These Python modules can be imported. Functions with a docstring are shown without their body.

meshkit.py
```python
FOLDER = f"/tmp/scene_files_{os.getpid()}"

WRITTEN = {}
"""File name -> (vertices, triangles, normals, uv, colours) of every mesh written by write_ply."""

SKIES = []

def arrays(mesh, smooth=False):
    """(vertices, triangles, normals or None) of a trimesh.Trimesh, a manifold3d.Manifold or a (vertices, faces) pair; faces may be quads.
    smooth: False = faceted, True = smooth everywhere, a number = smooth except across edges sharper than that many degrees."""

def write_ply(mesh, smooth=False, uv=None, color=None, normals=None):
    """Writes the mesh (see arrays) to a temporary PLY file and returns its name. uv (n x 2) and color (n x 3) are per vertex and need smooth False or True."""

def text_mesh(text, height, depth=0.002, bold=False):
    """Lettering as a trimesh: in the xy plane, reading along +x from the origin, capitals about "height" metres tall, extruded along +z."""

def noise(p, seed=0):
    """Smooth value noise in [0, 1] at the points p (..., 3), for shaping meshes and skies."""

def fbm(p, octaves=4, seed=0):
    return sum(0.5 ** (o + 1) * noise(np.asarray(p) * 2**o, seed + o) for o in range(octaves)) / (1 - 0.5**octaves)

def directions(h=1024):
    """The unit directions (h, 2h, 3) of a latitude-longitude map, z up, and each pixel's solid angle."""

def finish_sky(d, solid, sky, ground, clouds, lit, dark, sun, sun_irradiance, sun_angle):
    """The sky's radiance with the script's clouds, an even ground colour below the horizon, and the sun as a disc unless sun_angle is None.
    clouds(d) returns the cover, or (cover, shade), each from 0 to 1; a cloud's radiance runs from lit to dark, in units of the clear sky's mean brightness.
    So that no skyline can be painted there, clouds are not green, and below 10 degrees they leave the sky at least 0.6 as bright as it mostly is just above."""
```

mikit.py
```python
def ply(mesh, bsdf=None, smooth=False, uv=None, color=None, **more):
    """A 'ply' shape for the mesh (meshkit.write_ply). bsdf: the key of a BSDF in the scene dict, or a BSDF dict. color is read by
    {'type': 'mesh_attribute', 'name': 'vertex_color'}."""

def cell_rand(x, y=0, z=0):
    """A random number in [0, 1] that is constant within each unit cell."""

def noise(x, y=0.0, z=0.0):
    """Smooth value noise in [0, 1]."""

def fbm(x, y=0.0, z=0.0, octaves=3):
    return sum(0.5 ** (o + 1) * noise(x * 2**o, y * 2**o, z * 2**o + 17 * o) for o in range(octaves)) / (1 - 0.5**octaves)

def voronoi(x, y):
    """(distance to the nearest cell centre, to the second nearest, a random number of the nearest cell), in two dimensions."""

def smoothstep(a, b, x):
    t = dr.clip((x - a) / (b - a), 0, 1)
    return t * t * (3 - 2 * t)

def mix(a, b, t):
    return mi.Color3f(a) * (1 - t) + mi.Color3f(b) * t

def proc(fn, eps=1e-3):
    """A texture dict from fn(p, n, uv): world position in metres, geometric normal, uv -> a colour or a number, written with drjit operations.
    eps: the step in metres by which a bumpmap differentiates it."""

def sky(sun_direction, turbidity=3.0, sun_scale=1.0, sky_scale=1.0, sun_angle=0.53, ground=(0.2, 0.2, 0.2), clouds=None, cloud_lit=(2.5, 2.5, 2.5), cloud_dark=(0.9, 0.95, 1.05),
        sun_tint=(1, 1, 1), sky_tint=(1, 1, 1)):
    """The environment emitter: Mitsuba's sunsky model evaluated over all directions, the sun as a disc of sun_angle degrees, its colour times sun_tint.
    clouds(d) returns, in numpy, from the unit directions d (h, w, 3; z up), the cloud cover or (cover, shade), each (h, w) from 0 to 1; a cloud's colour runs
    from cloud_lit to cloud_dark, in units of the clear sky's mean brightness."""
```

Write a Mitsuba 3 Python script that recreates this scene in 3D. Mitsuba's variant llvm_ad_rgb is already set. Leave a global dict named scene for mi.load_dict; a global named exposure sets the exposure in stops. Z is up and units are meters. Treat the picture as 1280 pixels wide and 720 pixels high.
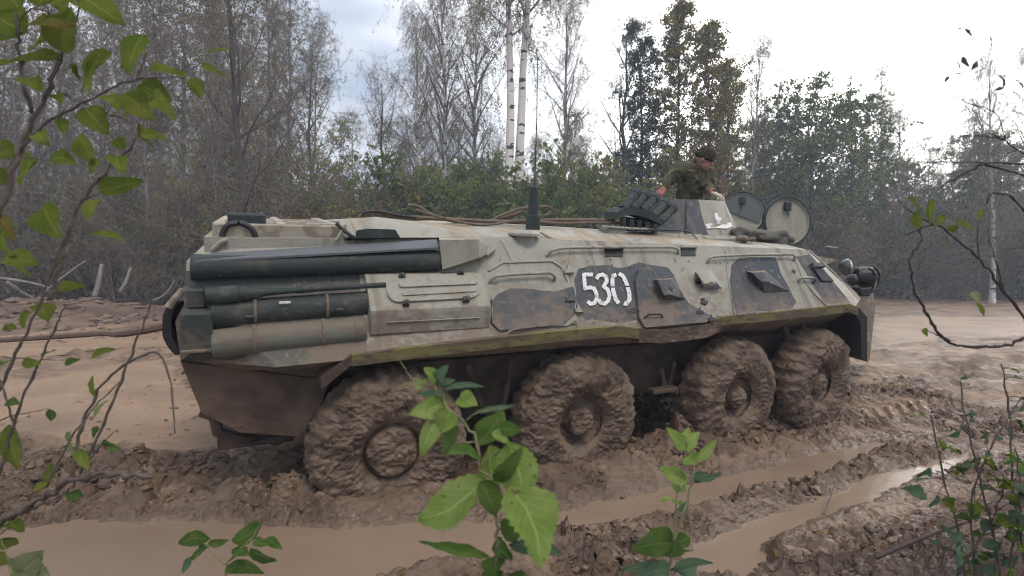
import math, random
import numpy as np, trimesh, shapely, shapely.geometry as sg
import manifold3d as m3
import drjit as dr, mitsuba as mi
import mikit, meshkit
from mikit import noise, fbm, smoothstep, mix

T = mi.ScalarTransform4f
scene, labels = {}, {}
rng = np.random.default_rng(7)

# ------------------------------------------------------------------ camera, sky, exposure
EYE = np.array([0.0, 0.0, 1.55]); F = 700.0; HOR = 352.0      # photograph is 1280 x 720
scene['air'] = {'type': 'homogeneous', 'albedo': {'type': 'rgb', 'value': [.93, .94, .97]}, 'sigma_t': {'type': 'rgb', 'value': [.0020, .0022, .0026]}}
scene['camera'] = {'type': 'thinlens', 'aperture_radius': .0032, 'focus_distance': 6.0, 'fov': math.degrees(2 * math.atan(640 / F)), 'fov_axis': 'x', 'near_clip': 0.05, 'far_clip': 2000.0, 'medium': {'type': 'ref', 'id': 'air'},
                   'to_world': T().look_at(origin=EYE.tolist(), target=[0, 100, 1.55 - 100 * (360 - HOR) / F], up=[0, 0, 1])}
SUN = [0.22, -0.50, 0.84]       # the veiled sun stands high behind the camera
def clouds(d):
    # broken bright overcast: blue-grey gaps and bellies up to the left, thin white cloud to the right
    n = meshkit.fbm(d * np.array([2.0, 2.0, 4.5]) + 3.1, 5, 4); n2 = meshkit.fbm(d * np.array([4.5, 4.5, 9.0]) + 9.7, 4, 9)
    s = np.array([.66, .70, .28]); glow = np.clip((d @ s - .60) / .38, 0, 1)
    b = .185 * (1 + 2 * np.clip(d[..., 2], 0, 1)) / 3 + .85 * glow ** 1.7 + .29 * (n - .52) + .14 * (n2 - .5)     # an overcast sky is brightest overhead
    return np.clip(.72 + 1.5 * (n2 - .40) + .5 * glow, 0, 1), np.clip(1 - b, 0, 1)
scene['sky'] = mikit.sky(SUN, turbidity=3, sun_scale=0.30, sun_angle=24, clouds=clouds, cloud_lit=(11.5, 11.5, 11.6), cloud_dark=(.66, .90, 1.3), ground=(0.14, 0.12, 0.10), sun_tint=(.96, .98, 1.05))
exposure = 2.2

# ------------------------------------------------------------------ helpers
def numbered(key):
    if key not in used: used.add(key); return key
    n = 1
    while f'{key}_{n:03d}' in used: n += 1
    used.add(f'{key}_{n:03d}'); return f'{key}_{n:03d}'
used = set()
def tag(key, label=None, cat=None, group=None, kind=None):
    d = {k: v for k, v in (('label', label), ('category', cat), ('group', group), ('kind', kind)) if v}
    if d: labels[key] = d
def put(name, mesh, bsdf, parent=None, smooth=False, label=None, cat=None, group=None, kind=None, tw=None, uv=None, color=None):
    key = numbered(f'{parent}__{name}' if parent else name)
    if isinstance(mesh, dict): d = dict(mesh)
    else: d = mikit.ply(mesh, bsdf, smooth=smooth, uv=uv, color=color)
    if tw is not None: d['to_world'] = tw
    scene[key] = d; tag(key, label, cat, group, kind)
    return key
def thing(name, label, cat, group=None):
    key = numbered(name); tag(key, label, cat, group); return key
def cat(ms): return trimesh.util.concatenate([m if isinstance(m, trimesh.Trimesh) else tm(m) for m in ms])
def tm(m):
    if hasattr(m, 'to_mesh'):
        q = m.to_mesh(); return trimesh.Trimesh(q.vert_properties[:, :3], q.tri_verts, process=False)
    return trimesh.Trimesh(np.asarray(m[0], float), np.asarray(m[1], int), process=False)
def nrm(v): v = np.asarray(v, float); return v / (np.linalg.norm(v, axis=-1, keepdims=True) + 1e-12)
def ray(px, py):
    a = math.atan((360 - HOR) / F); u = (px - 640) / F; v = -(py - 360) / F
    return np.array([u, math.cos(a) + v * math.sin(a), -math.sin(a) + v * math.cos(a)])
def G(px, py, z=0.0):            # point of the level z that is seen at a pixel of the photograph
    d = ray(px, py); return EYE + d * (z - EYE[2]) / d[2]
def P(px, py, D):                # point at depth D
    d = ray(px, py); return EYE + d * D / d[1]
def tubes(paths, radii, sides=4, caps=False):
    """paths (N,K,3), radii (N,K) -> vertices, faces of N tapered tubes"""
    p = np.asarray(paths, float); r = np.asarray(radii, float); N, K, _ = p.shape
    t = nrm(np.gradient(p, axis=1))
    ref = np.where(np.abs(t[:, :1, 2:]) < 0.85, [0, 0, 1.0], [1.0, 0, 0])
    a = nrm(np.cross(t, np.broadcast_to(ref, t.shape))); b = np.cross(t, a)
    ang = np.arange(sides) * 2 * np.pi / sides
    v = p[:, :, None] + r[:, :, None, None] * (np.cos(ang)[:, None] * a[:, :, None] + np.sin(ang)[:, None] * b[:, :, None])
    k, j = np.meshgrid(np.arange(K - 1), np.arange(sides), indexing='ij'); j2 = (j + 1) % sides
    q = np.stack([k * sides + j, k * sides + j2, (k + 1) * sides + j2, (k + 1) * sides + j], -1).reshape(-1, 4)
    f = np.vstack([q[:, [0, 1, 2]], q[:, [0, 2, 3]]])
    if caps:
        for base, s in ((0, -1), ((K - 1) * sides, 1)):
            c = np.array([[base, base + i, base + i + 1] for i in range(1, sides - 1)])
            f = np.vstack([f, c[:, ::s]])
    f = (f[None] + (np.arange(N) * K * sides)[:, None, None]).reshape(-1, 3)
    return v.reshape(-1, 3), f
def tube(pts, r, sides=8, n=None, caps=True):
    pts = np.asarray(pts, float)
    r = np.broadcast_to(r, (len(pts),)).astype(float)
    if n:
        pts, r = spline(pts, n), np.interp(np.linspace(0, 1, n), np.linspace(0, 1, len(r)), r)
    return tm(tubes(pts[None], r[None], sides, caps))
def spline(pts, n):
    from scipy.interpolate import PchipInterpolator, CubicSpline
    pts = np.asarray(pts, float)
    if len(pts) < 3: return pts[0] + np.linspace(0, 1, n)[:, None] * (pts[-1] - pts[0])
    s = np.r_[0, np.cumsum(np.linalg.norm(np.diff(pts, axis=0), axis=1))]
    return PchipInterpolator(s, pts, axis=0)(np.linspace(0, s[-1], n))
def hull(pts): return trimesh.Trimesh(np.asarray(pts, float)).convex_hull if False else trimesh.convex.convex_hull(np.asarray(pts, float))
def cbox(c, h, ch=0.008, ax=None):
    """chamfered box: centre, half sizes, chamfer, axes (3 rows)"""
    h = np.asarray(h, float); ch = min(ch, h.min() * .6); pts = []
    for s in np.ndindex(2, 2, 2):
        s = np.array(s) * 2 - 1
        for k in range(3):
            q = h - ch; q = q.copy(); q[k] = h[k]; pts.append(s * q)
    pts = np.array(pts)
    if ax is not None: pts = pts @ nrm(ax)
    return hull(pts + np.asarray(c, float))
def lathe(profile, p0, axis, n=32):
    """profile (r, w): revolve about axis through p0"""
    pr = np.asarray(profile, float); ax = nrm(axis); a = nrm(np.cross(ax, [0, 0, 1.0] if abs(ax[2]) < .9 else [1.0, 0, 0])); b = np.cross(ax, a)
    th = np.arange(n) * 2 * np.pi / n
    v = np.asarray(p0) + pr[:, None, 1:] * ax + pr[:, None, :1] * (np.cos(th)[:, None] * a + np.sin(th)[:, None] * b)
    K = len(pr); k, j = np.meshgrid(np.arange(K - 1), np.arange(n), indexing='ij'); j2 = (j + 1) % n
    q = np.stack([k * n + j, (k + 1) * n + j, (k + 1) * n + j2, k * n + j2], -1).reshape(-1, 4)
    m = trimesh.Trimesh(v.reshape(-1, 3), np.vstack([q[:, [0, 1, 2]], q[:, [0, 2, 3]]]), process=False)
    return m
def extrude(poly, d):
    gs = getattr(poly, 'geoms', [poly])
    return cat([trimesh.creation.extrude_polygon(g, d, engine='earcut') for g in gs if g.area > 0])
# ------------------------------------------------------------------ materials
def proc(fn, eps=1e-3): return mikit.proc(fn, eps)
def prin(color, rough=0.6, **k):
    c = color if isinstance(color, dict) else {'type': 'rgb', 'value': list(color)}
    return {'type': 'twosided', 'bsdf': {'type': 'principled', 'base_color': c, 'roughness': rough if not isinstance(rough, dict) else rough, **k}}
def thin(color, trans=0.5, rough=.5):
    c = color if isinstance(color, dict) else {'type': 'rgb', 'value': list(color)}
    return {'type': 'principledthin', 'base_color': c, 'diff_trans': trans * 2, 'roughness': rough, 'spec_trans': 0.0, 'eta': 1.35}

# the vehicle's pose: x forward, y to its left, z up
YAW, PIT, ROL = 0.433, 0.02, 0.13
VT = np.array([-1.305, 5.317, EYE[2] - 1.494])
def _R():
    c, s = math.cos, math.sin
    Z = np.array([[c(YAW), -s(YAW), 0], [s(YAW), c(YAW), 0], [0, 0, 1]])
    Y = np.array([[c(PIT), 0, -s(PIT)], [0, 1, 0], [s(PIT), 0, c(PIT)]])
    X = np.array([[1, 0, 0], [0, c(ROL), -s(ROL)], [0, s(ROL), c(ROL)]])
    return Z @ Y @ X
VR = _R()
VW = T(np.vstack([np.c_[VR, VT], [0, 0, 0, 1]]).tolist())
def V(px, py, **c):
    """vehicle coordinates of what a pixel of the photograph shows on one plane of the vehicle: y=, z=, or s= (that far outside the sloping side)"""
    o = VR.T @ (EYE - VT); d = VR.T @ ray(px, py)
    if 's' in c: n, k = SN, SN @ SA + c['s']
    else: n, k = (np.array([0, 1.0, 0]), c['y']) if 'y' in c else (np.array([0, 0, 1.0]), c['z'])
    return o + d * (k - n @ o) / (n @ d)
def to_world(v): return np.asarray(v) @ VR.T + VT
SA, SB, SC = np.array([-.56, -1.45, 1.17]), np.array([4.55, -1.45, 1.34]), np.array([2.2, -1.0, 1.96])
SX = nrm(SB - SA); SN = nrm(np.cross(SX, SC - SA)); SN = SN if SN[1] < 0 else -SN; SU = np.cross(SN, SX); SU = SU if SU[2] > 0 else -SU
def vq(p):
    q = p - mi.Vector3f(*VT.tolist())
    return [float(VR[0, i]) * q.x + float(VR[1, i]) * q.y + float(VR[2, i]) * q.z for i in range(3)]
def inside(pts, x, z):
    w = mi.Bool(False)
    for (x0, z0), (x1, z1) in zip(pts, np.roll(pts, -1, axis=0)):
        x0, z0, x1, z1 = map(float, (x0, z0, x1, z1))
        if abs(z1 - z0) < 1e-6: continue
        w = w ^ (((z0 > z) != (z1 > z)) & (x < (x1 - x0) * (z - z0) / (z1 - z0) + x0)) if False else w ^ (((mi.Float(z0) > z) ^ (mi.Float(z1) > z)) & (x < (x1 - x0) * (z - z0) / (z1 - z0) + x0))
    return w
PATCH_PX = [
 [(613, 376), (622, 366), (636, 360), (655, 360), (672, 364), (690, 364), (706, 359), (715, 357), (719, 372), (717, 392), (703, 407), (650, 411), (622, 413), (613, 402)],
 [(718, 350), (724, 337), (738, 332), (757, 332), (772, 335), (784, 333), (798, 328), (812, 331), (832, 334), (838, 342), (846, 362), (856, 376), (884, 394), (886, 404), (806, 411), (796, 400), (780, 404), (750, 400), (733, 402), (722, 380)],
 [(912, 350), (915, 332), (924, 323), (945, 321), (969, 321), (978, 345), (996, 378), (990, 386), (922, 392), (914, 378)],
 [(995, 321), (1012, 318), (1030, 336), (1060, 372), (1052, 380), (1030, 378), (1014, 352)]]
PATCH = [np.array([V(x, y, s=0)[[0, 2]] for x, y in q]) for q in PATCH_PX]
PATCH += [np.array([(2.5, 2.04), (3.33, 2.02), (3.36, 2.5), (2.5, 2.5)])]
REARX = float(V(463, 383, y=-1.36)[0] - .03)
def dirt_mask(x, y, z):
    n = fbm(x * 5, y * 5, z * 5, 4); n2 = fbm(x * 22 + 5, y * 22, z * 22, 3)
    low = smoothstep(1.75, 1.15, z)
    return dr.clip(smoothstep(.52, .72, n * .62 + n2 * .38 + low * .16) * (.48 + .60 * low) + .24 * low + .5 * smoothstep(.60, .66, fbm(x * 40, y * 40, z * 40, 2)) * smoothstep(1.62, 1.25, z + .25 * (n - .5)), 0, 1)
MUD = (0.165, 0.125, 0.092)
def camo(p, n, uv):
    x, y, z = vq(p)
    wx, wz = x + .03 * (noise(x * 9, z * 9, y * 3) - .5), z + .03 * (noise(x * 9 + 40, z * 9, y * 3) - .5)
    w = mi.Bool(False)
    for q in PATCH: w = w | inside(q, wx, wz)
    f = fbm(x * 3, y * 3, z * 3, 3)
    light = mix((.240, .240, .203), (.305, .300, .256), f)
    dark = mix((.036, .046, .060), (.055, .065, .078), fbm(x * 6, y * 6, z * 6, 2))
    c = mix(light, dark, dr.select(w, mi.Float(1), mi.Float(0)))
    c = dr.select((x < REARX) & (z < 1.74), mix((.055, .062, .060), (.080, .086, .080), f), c)
    chips = smoothstep(.66, .76, fbm(x * 30, y * 30, z * 30, 3))
    c = mix(c, (.2, .19, .16), chips * .5)
    streak = smoothstep(.46, .72, fbm(x * 24, y * 2, z * 1.5, 3)) * .65 * smoothstep(.3, .6, noise(x * 2.2 + 7, z * 1.2, y))
    c = mix(c, (.12, .10, .075), streak)
    top = smoothstep(.80, .97, VUP(n)) * smoothstep(.40, .58, fbm(x * 4 + 3, y * 4, z, 4)) * .75
    c = mix(c, (.23, .175, .125), top)
    return mix(c, MUD, dirt_mask(x, y, z) * .8)
def VUP(n): return n.z
def drab(p, n, uv):
    x, y, z = vq(p)
    c = mix((.024, .034, .035), (.038, .050, .049), fbm(x * 5, y * 5, z * 5, 3))
    c = mix(c, (.085, .085, .075), smoothstep(.64, .74, fbm(x * 24, y * 24, z * 24, 3)) * .6)
    return mix(c, MUD, dirt_mask(x, y, z) * .38)
def tubedirty(p, n, uv):
    x, y, z = vq(p)
    c = mix((.095, .105, .09), (.13, .135, .11), fbm(x * 6, y * 6, z * 6, 3))
    m = smoothstep(.42, .62, fbm(x * 12, y * 12, z * 12, 4) - .25 * (n.z - .2))
    return mix(c, (.12, .095, .07), m * .85)
def moss(p, n, uv):
    x, y, z = vq(p)
    f = fbm(x * 4, y * 9, z * 14, 4)
    c = mix((.085, .066, .045), (.118, .115, .042), smoothstep(.40, .56, f))
    return mix(c, (.075, .055, .04), smoothstep(.55, .7, fbm(x * 15 + 7, y * 20, z * 25, 3)))
def wheelmud(p, n, uv):
    f = fbm(p.x * 9, p.y * 9, p.z * 9, 4)
    return mix((.075, .053, .038), (.165, .120, .086), smoothstep(.32, .68, f))
def belly(p, n, uv):
    f = fbm(p.x * 5, p.y * 5, p.z * 5, 4)
    return mix((.050, .034, .026), (.105, .070, .050), smoothstep(.35, .65, f))
def finebump(k, s):
    return lambda p, n, uv: fbm(p.x * k, p.y * k, p.z * k, 3) * s
def bumped(b, fn, scale=1.0): return {'type': 'twosided', 'bsdf': {'type': 'bumpmap', 'arbitrary': proc(fn, .002), 'scale': scale, 'b': b['bsdf'] if b['type'] == 'twosided' else b}}
scene['camo_paint'] = bumped(prin(proc(camo), .62, specular=.35), finebump(60, .004))
scene['drab_paint'] = prin(proc(drab), .62, specular=.22)
scene['tube_paint'] = bumped(prin(proc(tubedirty), .7), finebump(40, .006))
scene['moss_edge'] = bumped(prin(proc(moss), .9), finebump(50, .01))
scene['wheel_mud'] = bumped(prin(proc(wheelmud), .62, specular=.4), finebump(38, .03))
scene['belly_mud'] = bumped(prin(proc(belly), .75), finebump(40, .012))
scene['black_paint'] = prin((.012, .013, .016), .5)
scene['pale_cream'] = prin(proc(lambda p, n, uv: mix((.27, .245, .20), (.175, .145, .11), smoothstep(.42, .62, fbm(p.x * 12, p.y * 12, p.z * 12, 3)))), .7)
scene['white_paint'] = prin(proc(lambda p, n, uv: mix((.62, .62, .62), (.36, .34, .31), smoothstep(.52, .7, fbm(p.x * 35, p.y * 35, p.z * 35, 3)))), .6)
scene['rope'] = prin(proc(lambda p, n, uv: mix((.10, .075, .055), (.17, .135, .10), fbm(p.x * 40, p.y * 40, p.z * 40, 2))), .9)
scene['rust_cable'] = prin(proc(lambda p, n, uv: mix((.075, .05, .038), (.13, .085, .06), fbm(p.x * 20, p.y * 20, p.z * 20, 2))), .8)
scene['canvas'] = bumped(prin(proc(lambda p, n, uv: mix((.075, .075, .07), (.13, .125, .11), fbm(p.x * 6, p.y * 6, p.z * 6, 3))), .95), finebump(25, .01))
scene['lamp_glass'] = prin((.035, .045, .05), .12, specular=.8)
scene['water'] = {'type': 'bumpmap', 'arbitrary': proc(lambda p, n, uv: fbm(p.x * 3, p.y * 3, 0, 2) * .004 + .0006 * noise(p.x * 24, p.y * 24), .01), 'scale': 1.0,
                  'b': {'type': 'roughplastic', 'distribution': 'ggx', 'alpha': .02, 'int_ior': 1.33, 'nonlinear': False,
                        'diffuse_reflectance': proc(lambda p, n, uv: mix((.200, .143, .103), (.245, .182, .135), fbm(p.x * 1.2, p.y * 2.6, 0, 3)))}}
def mudrough(p, n, uv):
    f = fbm(p.x * 3, p.y * 3, p.z * 3, 3)
    return mix(mi.Color3f(.12 + .22 * f), mi.Color3f(.28 + .45 * smoothstep(.3, .65, f)), dr.clip(uv.x, 0, 1))
scene['mud'] = bumped(prin({'type': 'mesh_attribute', 'name': 'vertex_color'}, proc(mudrough), specular=.33), finebump(30, .035))
scene['clod'] = bumped(prin(proc(lambda p, n, uv: mix((.072, .050, .035), (.18, .128, .09), smoothstep(.3, .7, fbm(p.x * 7, p.y * 7, p.z * 7, 3)))), .6, specular=.4), finebump(50, .012))
def birch(p, n, uv):
    band = smoothstep(.64, .69, fbm(p.x * 2.2, p.y * 2.2, p.z * 5.5, 3)); low = smoothstep(2.6, .4, p.z)
    c = mix((.68, .66, .63), (.54, .51, .48), fbm(p.x * 3, p.y * 3, p.z * 1.5, 2))
    return mix(c, (.045, .042, .04), dr.clip(band + low * .6 * noise(p.x * 7, p.y * 7, p.z * 3), 0, 1))
scene['white_bark'] = prin(proc(birch), .75)
scene['grey_bark'] = prin(proc(lambda p, n, uv: mix((.12, .105, .10), (.24, .215, .205), fbm(p.x * 6, p.y * 6, p.z * 1.3, 3))), .85)
scene['dark_bark'] = prin(proc(lambda p, n, uv: mix((.035, .03, .027), (.075, .065, .055), fbm(p.x * 8, p.y * 8, p.z * 2, 3))), .9)
scene['twig_bark'] = prin((.165, .135, .13), .8)
scene['dark_twig'] = prin((.075, .060, .055), .8)
def leafcol(a, b, k=3.0): return proc(lambda p, n, uv: mix(a, b, smoothstep(.3, .7, noise(p.x * k, p.y * k, p.z * k))))
scene['leaf_birch'] = thin(leafcol((.15, .145, .075), (.24, .19, .10), 2.0), .4)
scene['leaf_green'] = thin(leafcol((.10, .155, .055), (.175, .20, .075), 1.5), .45)
scene['leaf_gold'] = thin(leafcol((.17, .19, .06), (.25, .21, .07), .8), .45)
scene['leaf_amber'] = thin(leafcol((.26, .18, .06), (.19, .19, .065), .7), .45)
scene['leaf_brown'] = thin(leafcol((.17, .125, .085), (.15, .155, .08), 1.2), .35)
scene['needle'] = thin((.05, .09, .055), .35)
# ------------------------------------------------------------------ ground: churned mud, pools, ruts, banks
ED = np.array([math.cos(YAW), math.sin(YAW)]); NL = np.array([-math.sin(YAW), math.cos(YAW)])
def st(x, y): dx, dy = x - VT[0], y - VT[1]; return dx * ED[0] + dy * ED[1], dx * NL[0] + dy * NL[1]
def gpoly(px): return sg.Polygon([G(x, y)[:2] for x, y in px]).buffer(0)
def gline(px): return sg.LineString([G(x, y)[:2] for x, y in px])
def sdist(poly, pts):
    d = shapely.distance(poly.boundary, pts); return np.where(shapely.contains(poly, pts), -d, d)
POOLS = [
 gpoly([(-400, 720), (-60, 665), (60, 652), (160, 648), (250, 643), (330, 650), (420, 656), (500, 650), (560, 642), (640, 648), (700, 634), (800, 615), (880, 598), (960, 582), (1020, 568), (1080, 552), (1102, 549), (1085, 562), (1000, 592), (905, 617), (800, 640), (715, 655), (660, 668), (600, 690), (520, 702), (480, 716), (440, 722), (380, 790), (-600, 800)]).buffer(.045),
 gpoly([(835, 698), (880, 672), (935, 645), (1010, 618), (1060, 603), (1085, 588), (1130, 578), (1185, 566), (1215, 556), (1222, 560), (1180, 577), (1120, 596), (1080, 618), (1005, 645), (960, 672), (948, 700), (915, 708), (850, 704)])]
FLATS = [
 gpoly([(-300, 575), (-100, 575), (40, 560), (120, 572), (230, 575), (300, 568), (390, 560), (400, 520), (240, 515), (205, 462), (120, 468), (60, 490), (-80, 492), (-300, 500)]),
 gpoly([(-300, 432), (0, 430), (60, 424), (215, 418), (215, 440), (120, 446), (40, 458), (-100, 470), (-300, 470)]),
 gpoly([(1100, 395), (1180, 388), (1290, 392), (1500, 396), (1500, 425), (1300, 425), (1180, 430), (1110, 440), (1090, 425)])]
RIDGES = [  # centre line, height, half width, clod strength
 (gline([(-80, 628), (60, 618), (180, 612), (300, 622), (400, 632), (470, 626), (560, 620), (640, 618), (700, 604), (800, 584), (900, 556), (1000, 534), (1100, 515), (1180, 505)]), .150, .26, 1.3),
 (gline([(790, 575), (900, 546), (1000, 523), (1095, 503)]), .10, .16, .8),
 (gline([(690, 690), (745, 668), (830, 652), (900, 640), (960, 622), (1050, 592), (1120, 566), (1200, 548), (1260, 535)]), .072, .16, 1.3),
 (gline([(430, 740), (520, 716), (620, 702), (720, 700), (800, 700), (850, 712)]), .06, .22, 1.3),
 (gline([(60, 590), (130, 586), (210, 590), (300, 585), (385, 578)]), .055, .10, .6),
 (gline([(-100, 478), (30, 466), (120, 456), (210, 452)]), .08, .25, .8),
 (gline([(1090, 500), (1180, 470), (1290, 440)]), .05, .35, .3)]
RUT = gline([(60, 602), (150, 600), (250, 603), (330, 602), (395, 606), (470, 612)])
def ground(x, y):
    """height and 'churned' mask of the ground at x, y"""
    x, y = np.asarray(x, float), np.asarray(y, float); sh = x.shape; x, y = x.ravel(), y.ravel()
    s, t = st(x, y); pts = shapely.points(x, y); p3 = np.c_[x, y, 0 * x]
    near = (y < 22) & (np.abs(x) < 25)
    h = .20 * np.clip((t + 1.1) / 2.6, 0, 1) ** 1.3 * np.clip(1 - (t - 3) / 60, .6, 1)
    rough = np.full(len(x), .75)
    wob = (meshkit.fbm(p3 * 3.2, 3, 5) - .5) * .20
    far = ~near
    def put_in(sel_poly, level, soft, wobk):
        nonlocal h, rough
        d = np.full(len(x), 9.0); d[near] = sdist(sel_poly, pts[near]); d = d + wob * wobk
        k = np.clip(.5 - d / soft, 0, 1); k = k * k * (3 - 2 * k)
        h = h * (1 - k) + level(h) * k; rough = rough * (1 - k)
    for f in FLATS: put_in(f, lambda h: h - .03, .30, 1.6)
    rid = np.zeros(len(x))
    for ln, hh, w, cl in RIDGES:
        d = np.full(len(x), 9.0); d[near] = shapely.distance(ln, pts[near]); d = np.abs(d + wob * .6)
        g = np.exp(-(d / w) ** 2); h = h + hh * g * (.5 + meshkit.fbm(p3 * 2.3 + 7, 3, 8)); rough = np.clip(rough + cl * g * .6, 0, 1.35)
    for q in POOLS: put_in(q, lambda h: np.full_like(h, -.085), .20, 1.0)
    d = np.full(len(x), 9.0); d[near] = shapely.distance(RUT, pts[near])
    k = np.exp(-(d / .13) ** 4); h = h - .10 * k; rough = rough * (1 - .5 * k)
    # faint wheel tracks running away to the left behind the carrier
    for tt, dep in ((-.75, .035), (.15, .03), (.95, .04), (2.2, .035), (3.4, .03)):
        yy = t - tt + .10 * np.clip(-s - 1.2, 0, 12) - .05 * np.sin(s * .9 + tt)
        h = h - dep * (np.exp(-(yy / .13) ** 4) - .9 * np.exp(-((np.abs(yy) - .22) / .07) ** 2)) * np.clip((-s - 1.0) / 1.0, 0, 1)
    # tyre lugs printed in the track that comes out to the right of the bow
    for off in (-1.25, 1.05, 2.4):
        k = np.clip(3.5 * (meshkit.fbm(p3 * .9 + 77, 3, 78) - .33), 0, 1) * np.exp(-((t - off) / .2) ** 6) * np.clip((s - 4.7) / .6, 0, 1) * np.clip((22 - s) / 6, 0, 1)
        h = h * (1 - k * .3) - k * .05 + k * .028 * np.clip(2 * np.sin((s + .8 * np.abs(t - off) + .25 * wob) * 2 * np.pi / .21), -1, 1); rough = rough * (1 - .8 * k)
    # bank of dug forest soil in the right foreground
    u = np.clip((-t - 3.02 + .10 * np.clip(2.4 - s, 0, 3) * 0 + wob * .8) / 1.1, 0, 1) * np.clip((s - .9 + wob) / 1.2, 0, 1)
    bank = .42 * (u * u * (3 - 2 * u)); h = h + bank; soil = np.clip(u * 4, 0, 1); rough = np.maximum(rough, soil * 1.0)
    # behind the camera the ground is the grassy edge that the plants grow on
    k = np.clip((1.9 - y) / 1.2, 0, 1); h = h + .25 * k
    # pushed-up dirt bank in front of the left wood, and the rise of the wood's floor
    edge = 20 + 2.5 * np.sin(x * .11) + np.clip(x + 4, 0, 60) * .42
    b = np.exp(-((y - edge) / 1.6) ** 2) * np.clip((2 - x) / 9, 0, 1)
    h = h + b * (.75 + .7 * (meshkit.fbm(p3 * .6, 3, 21) - .5)); soil = np.maximum(soil, np.clip((y - edge + 2.5) / 1.5, 0, 1) * np.clip((6 - x) / 8, 0, 1))
    wood = np.clip((y - edge - 1.5) / 6, 0, 1); h = h + .25 * wood + wood * .5 * (meshkit.fbm(p3 * .25, 3, 31) - .4)
    right = np.clip((y - 36 - .15 * np.abs(x - 20)) / 6, 0, 1); soil = np.maximum(soil, right)
    soil = np.maximum(soil, np.clip((y - 44) / 5, 0, 1))
    # clods: torn lumps with sharp creases, warped so that no grid shows
    wp = np.stack([meshkit.fbm(p3 * 4 + 31, 3, 51), meshkit.fbm(p3 * 4 + 57, 3, 52), 0 * x], -1) - .5; q = p3 + wp * .16
    n1 = np.abs(2 * meshkit.noise(q * 6.5 + [0, 0, 3], 1) - 1); n2 = np.abs(2 * meshkit.noise(q * 14 + [0, 0, 5], 2) - 1); n3 = np.abs(2 * meshkit.noise(q * 27 + [0, 0, 9], 3) - 1)
    big = meshkit.fbm(p3 * 1.9 + 11, 3, 12)
    amp = rough * np.clip(.45 + 2.4 * (big - .34), .38, 1.4)
    h = h + amp * (.12 * (np.sqrt(n1) - .6) + .095 * (np.sqrt(n2) - .6) * (.3 + 1.4 * n1) + .05 * (np.sqrt(n3) - .6))
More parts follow.
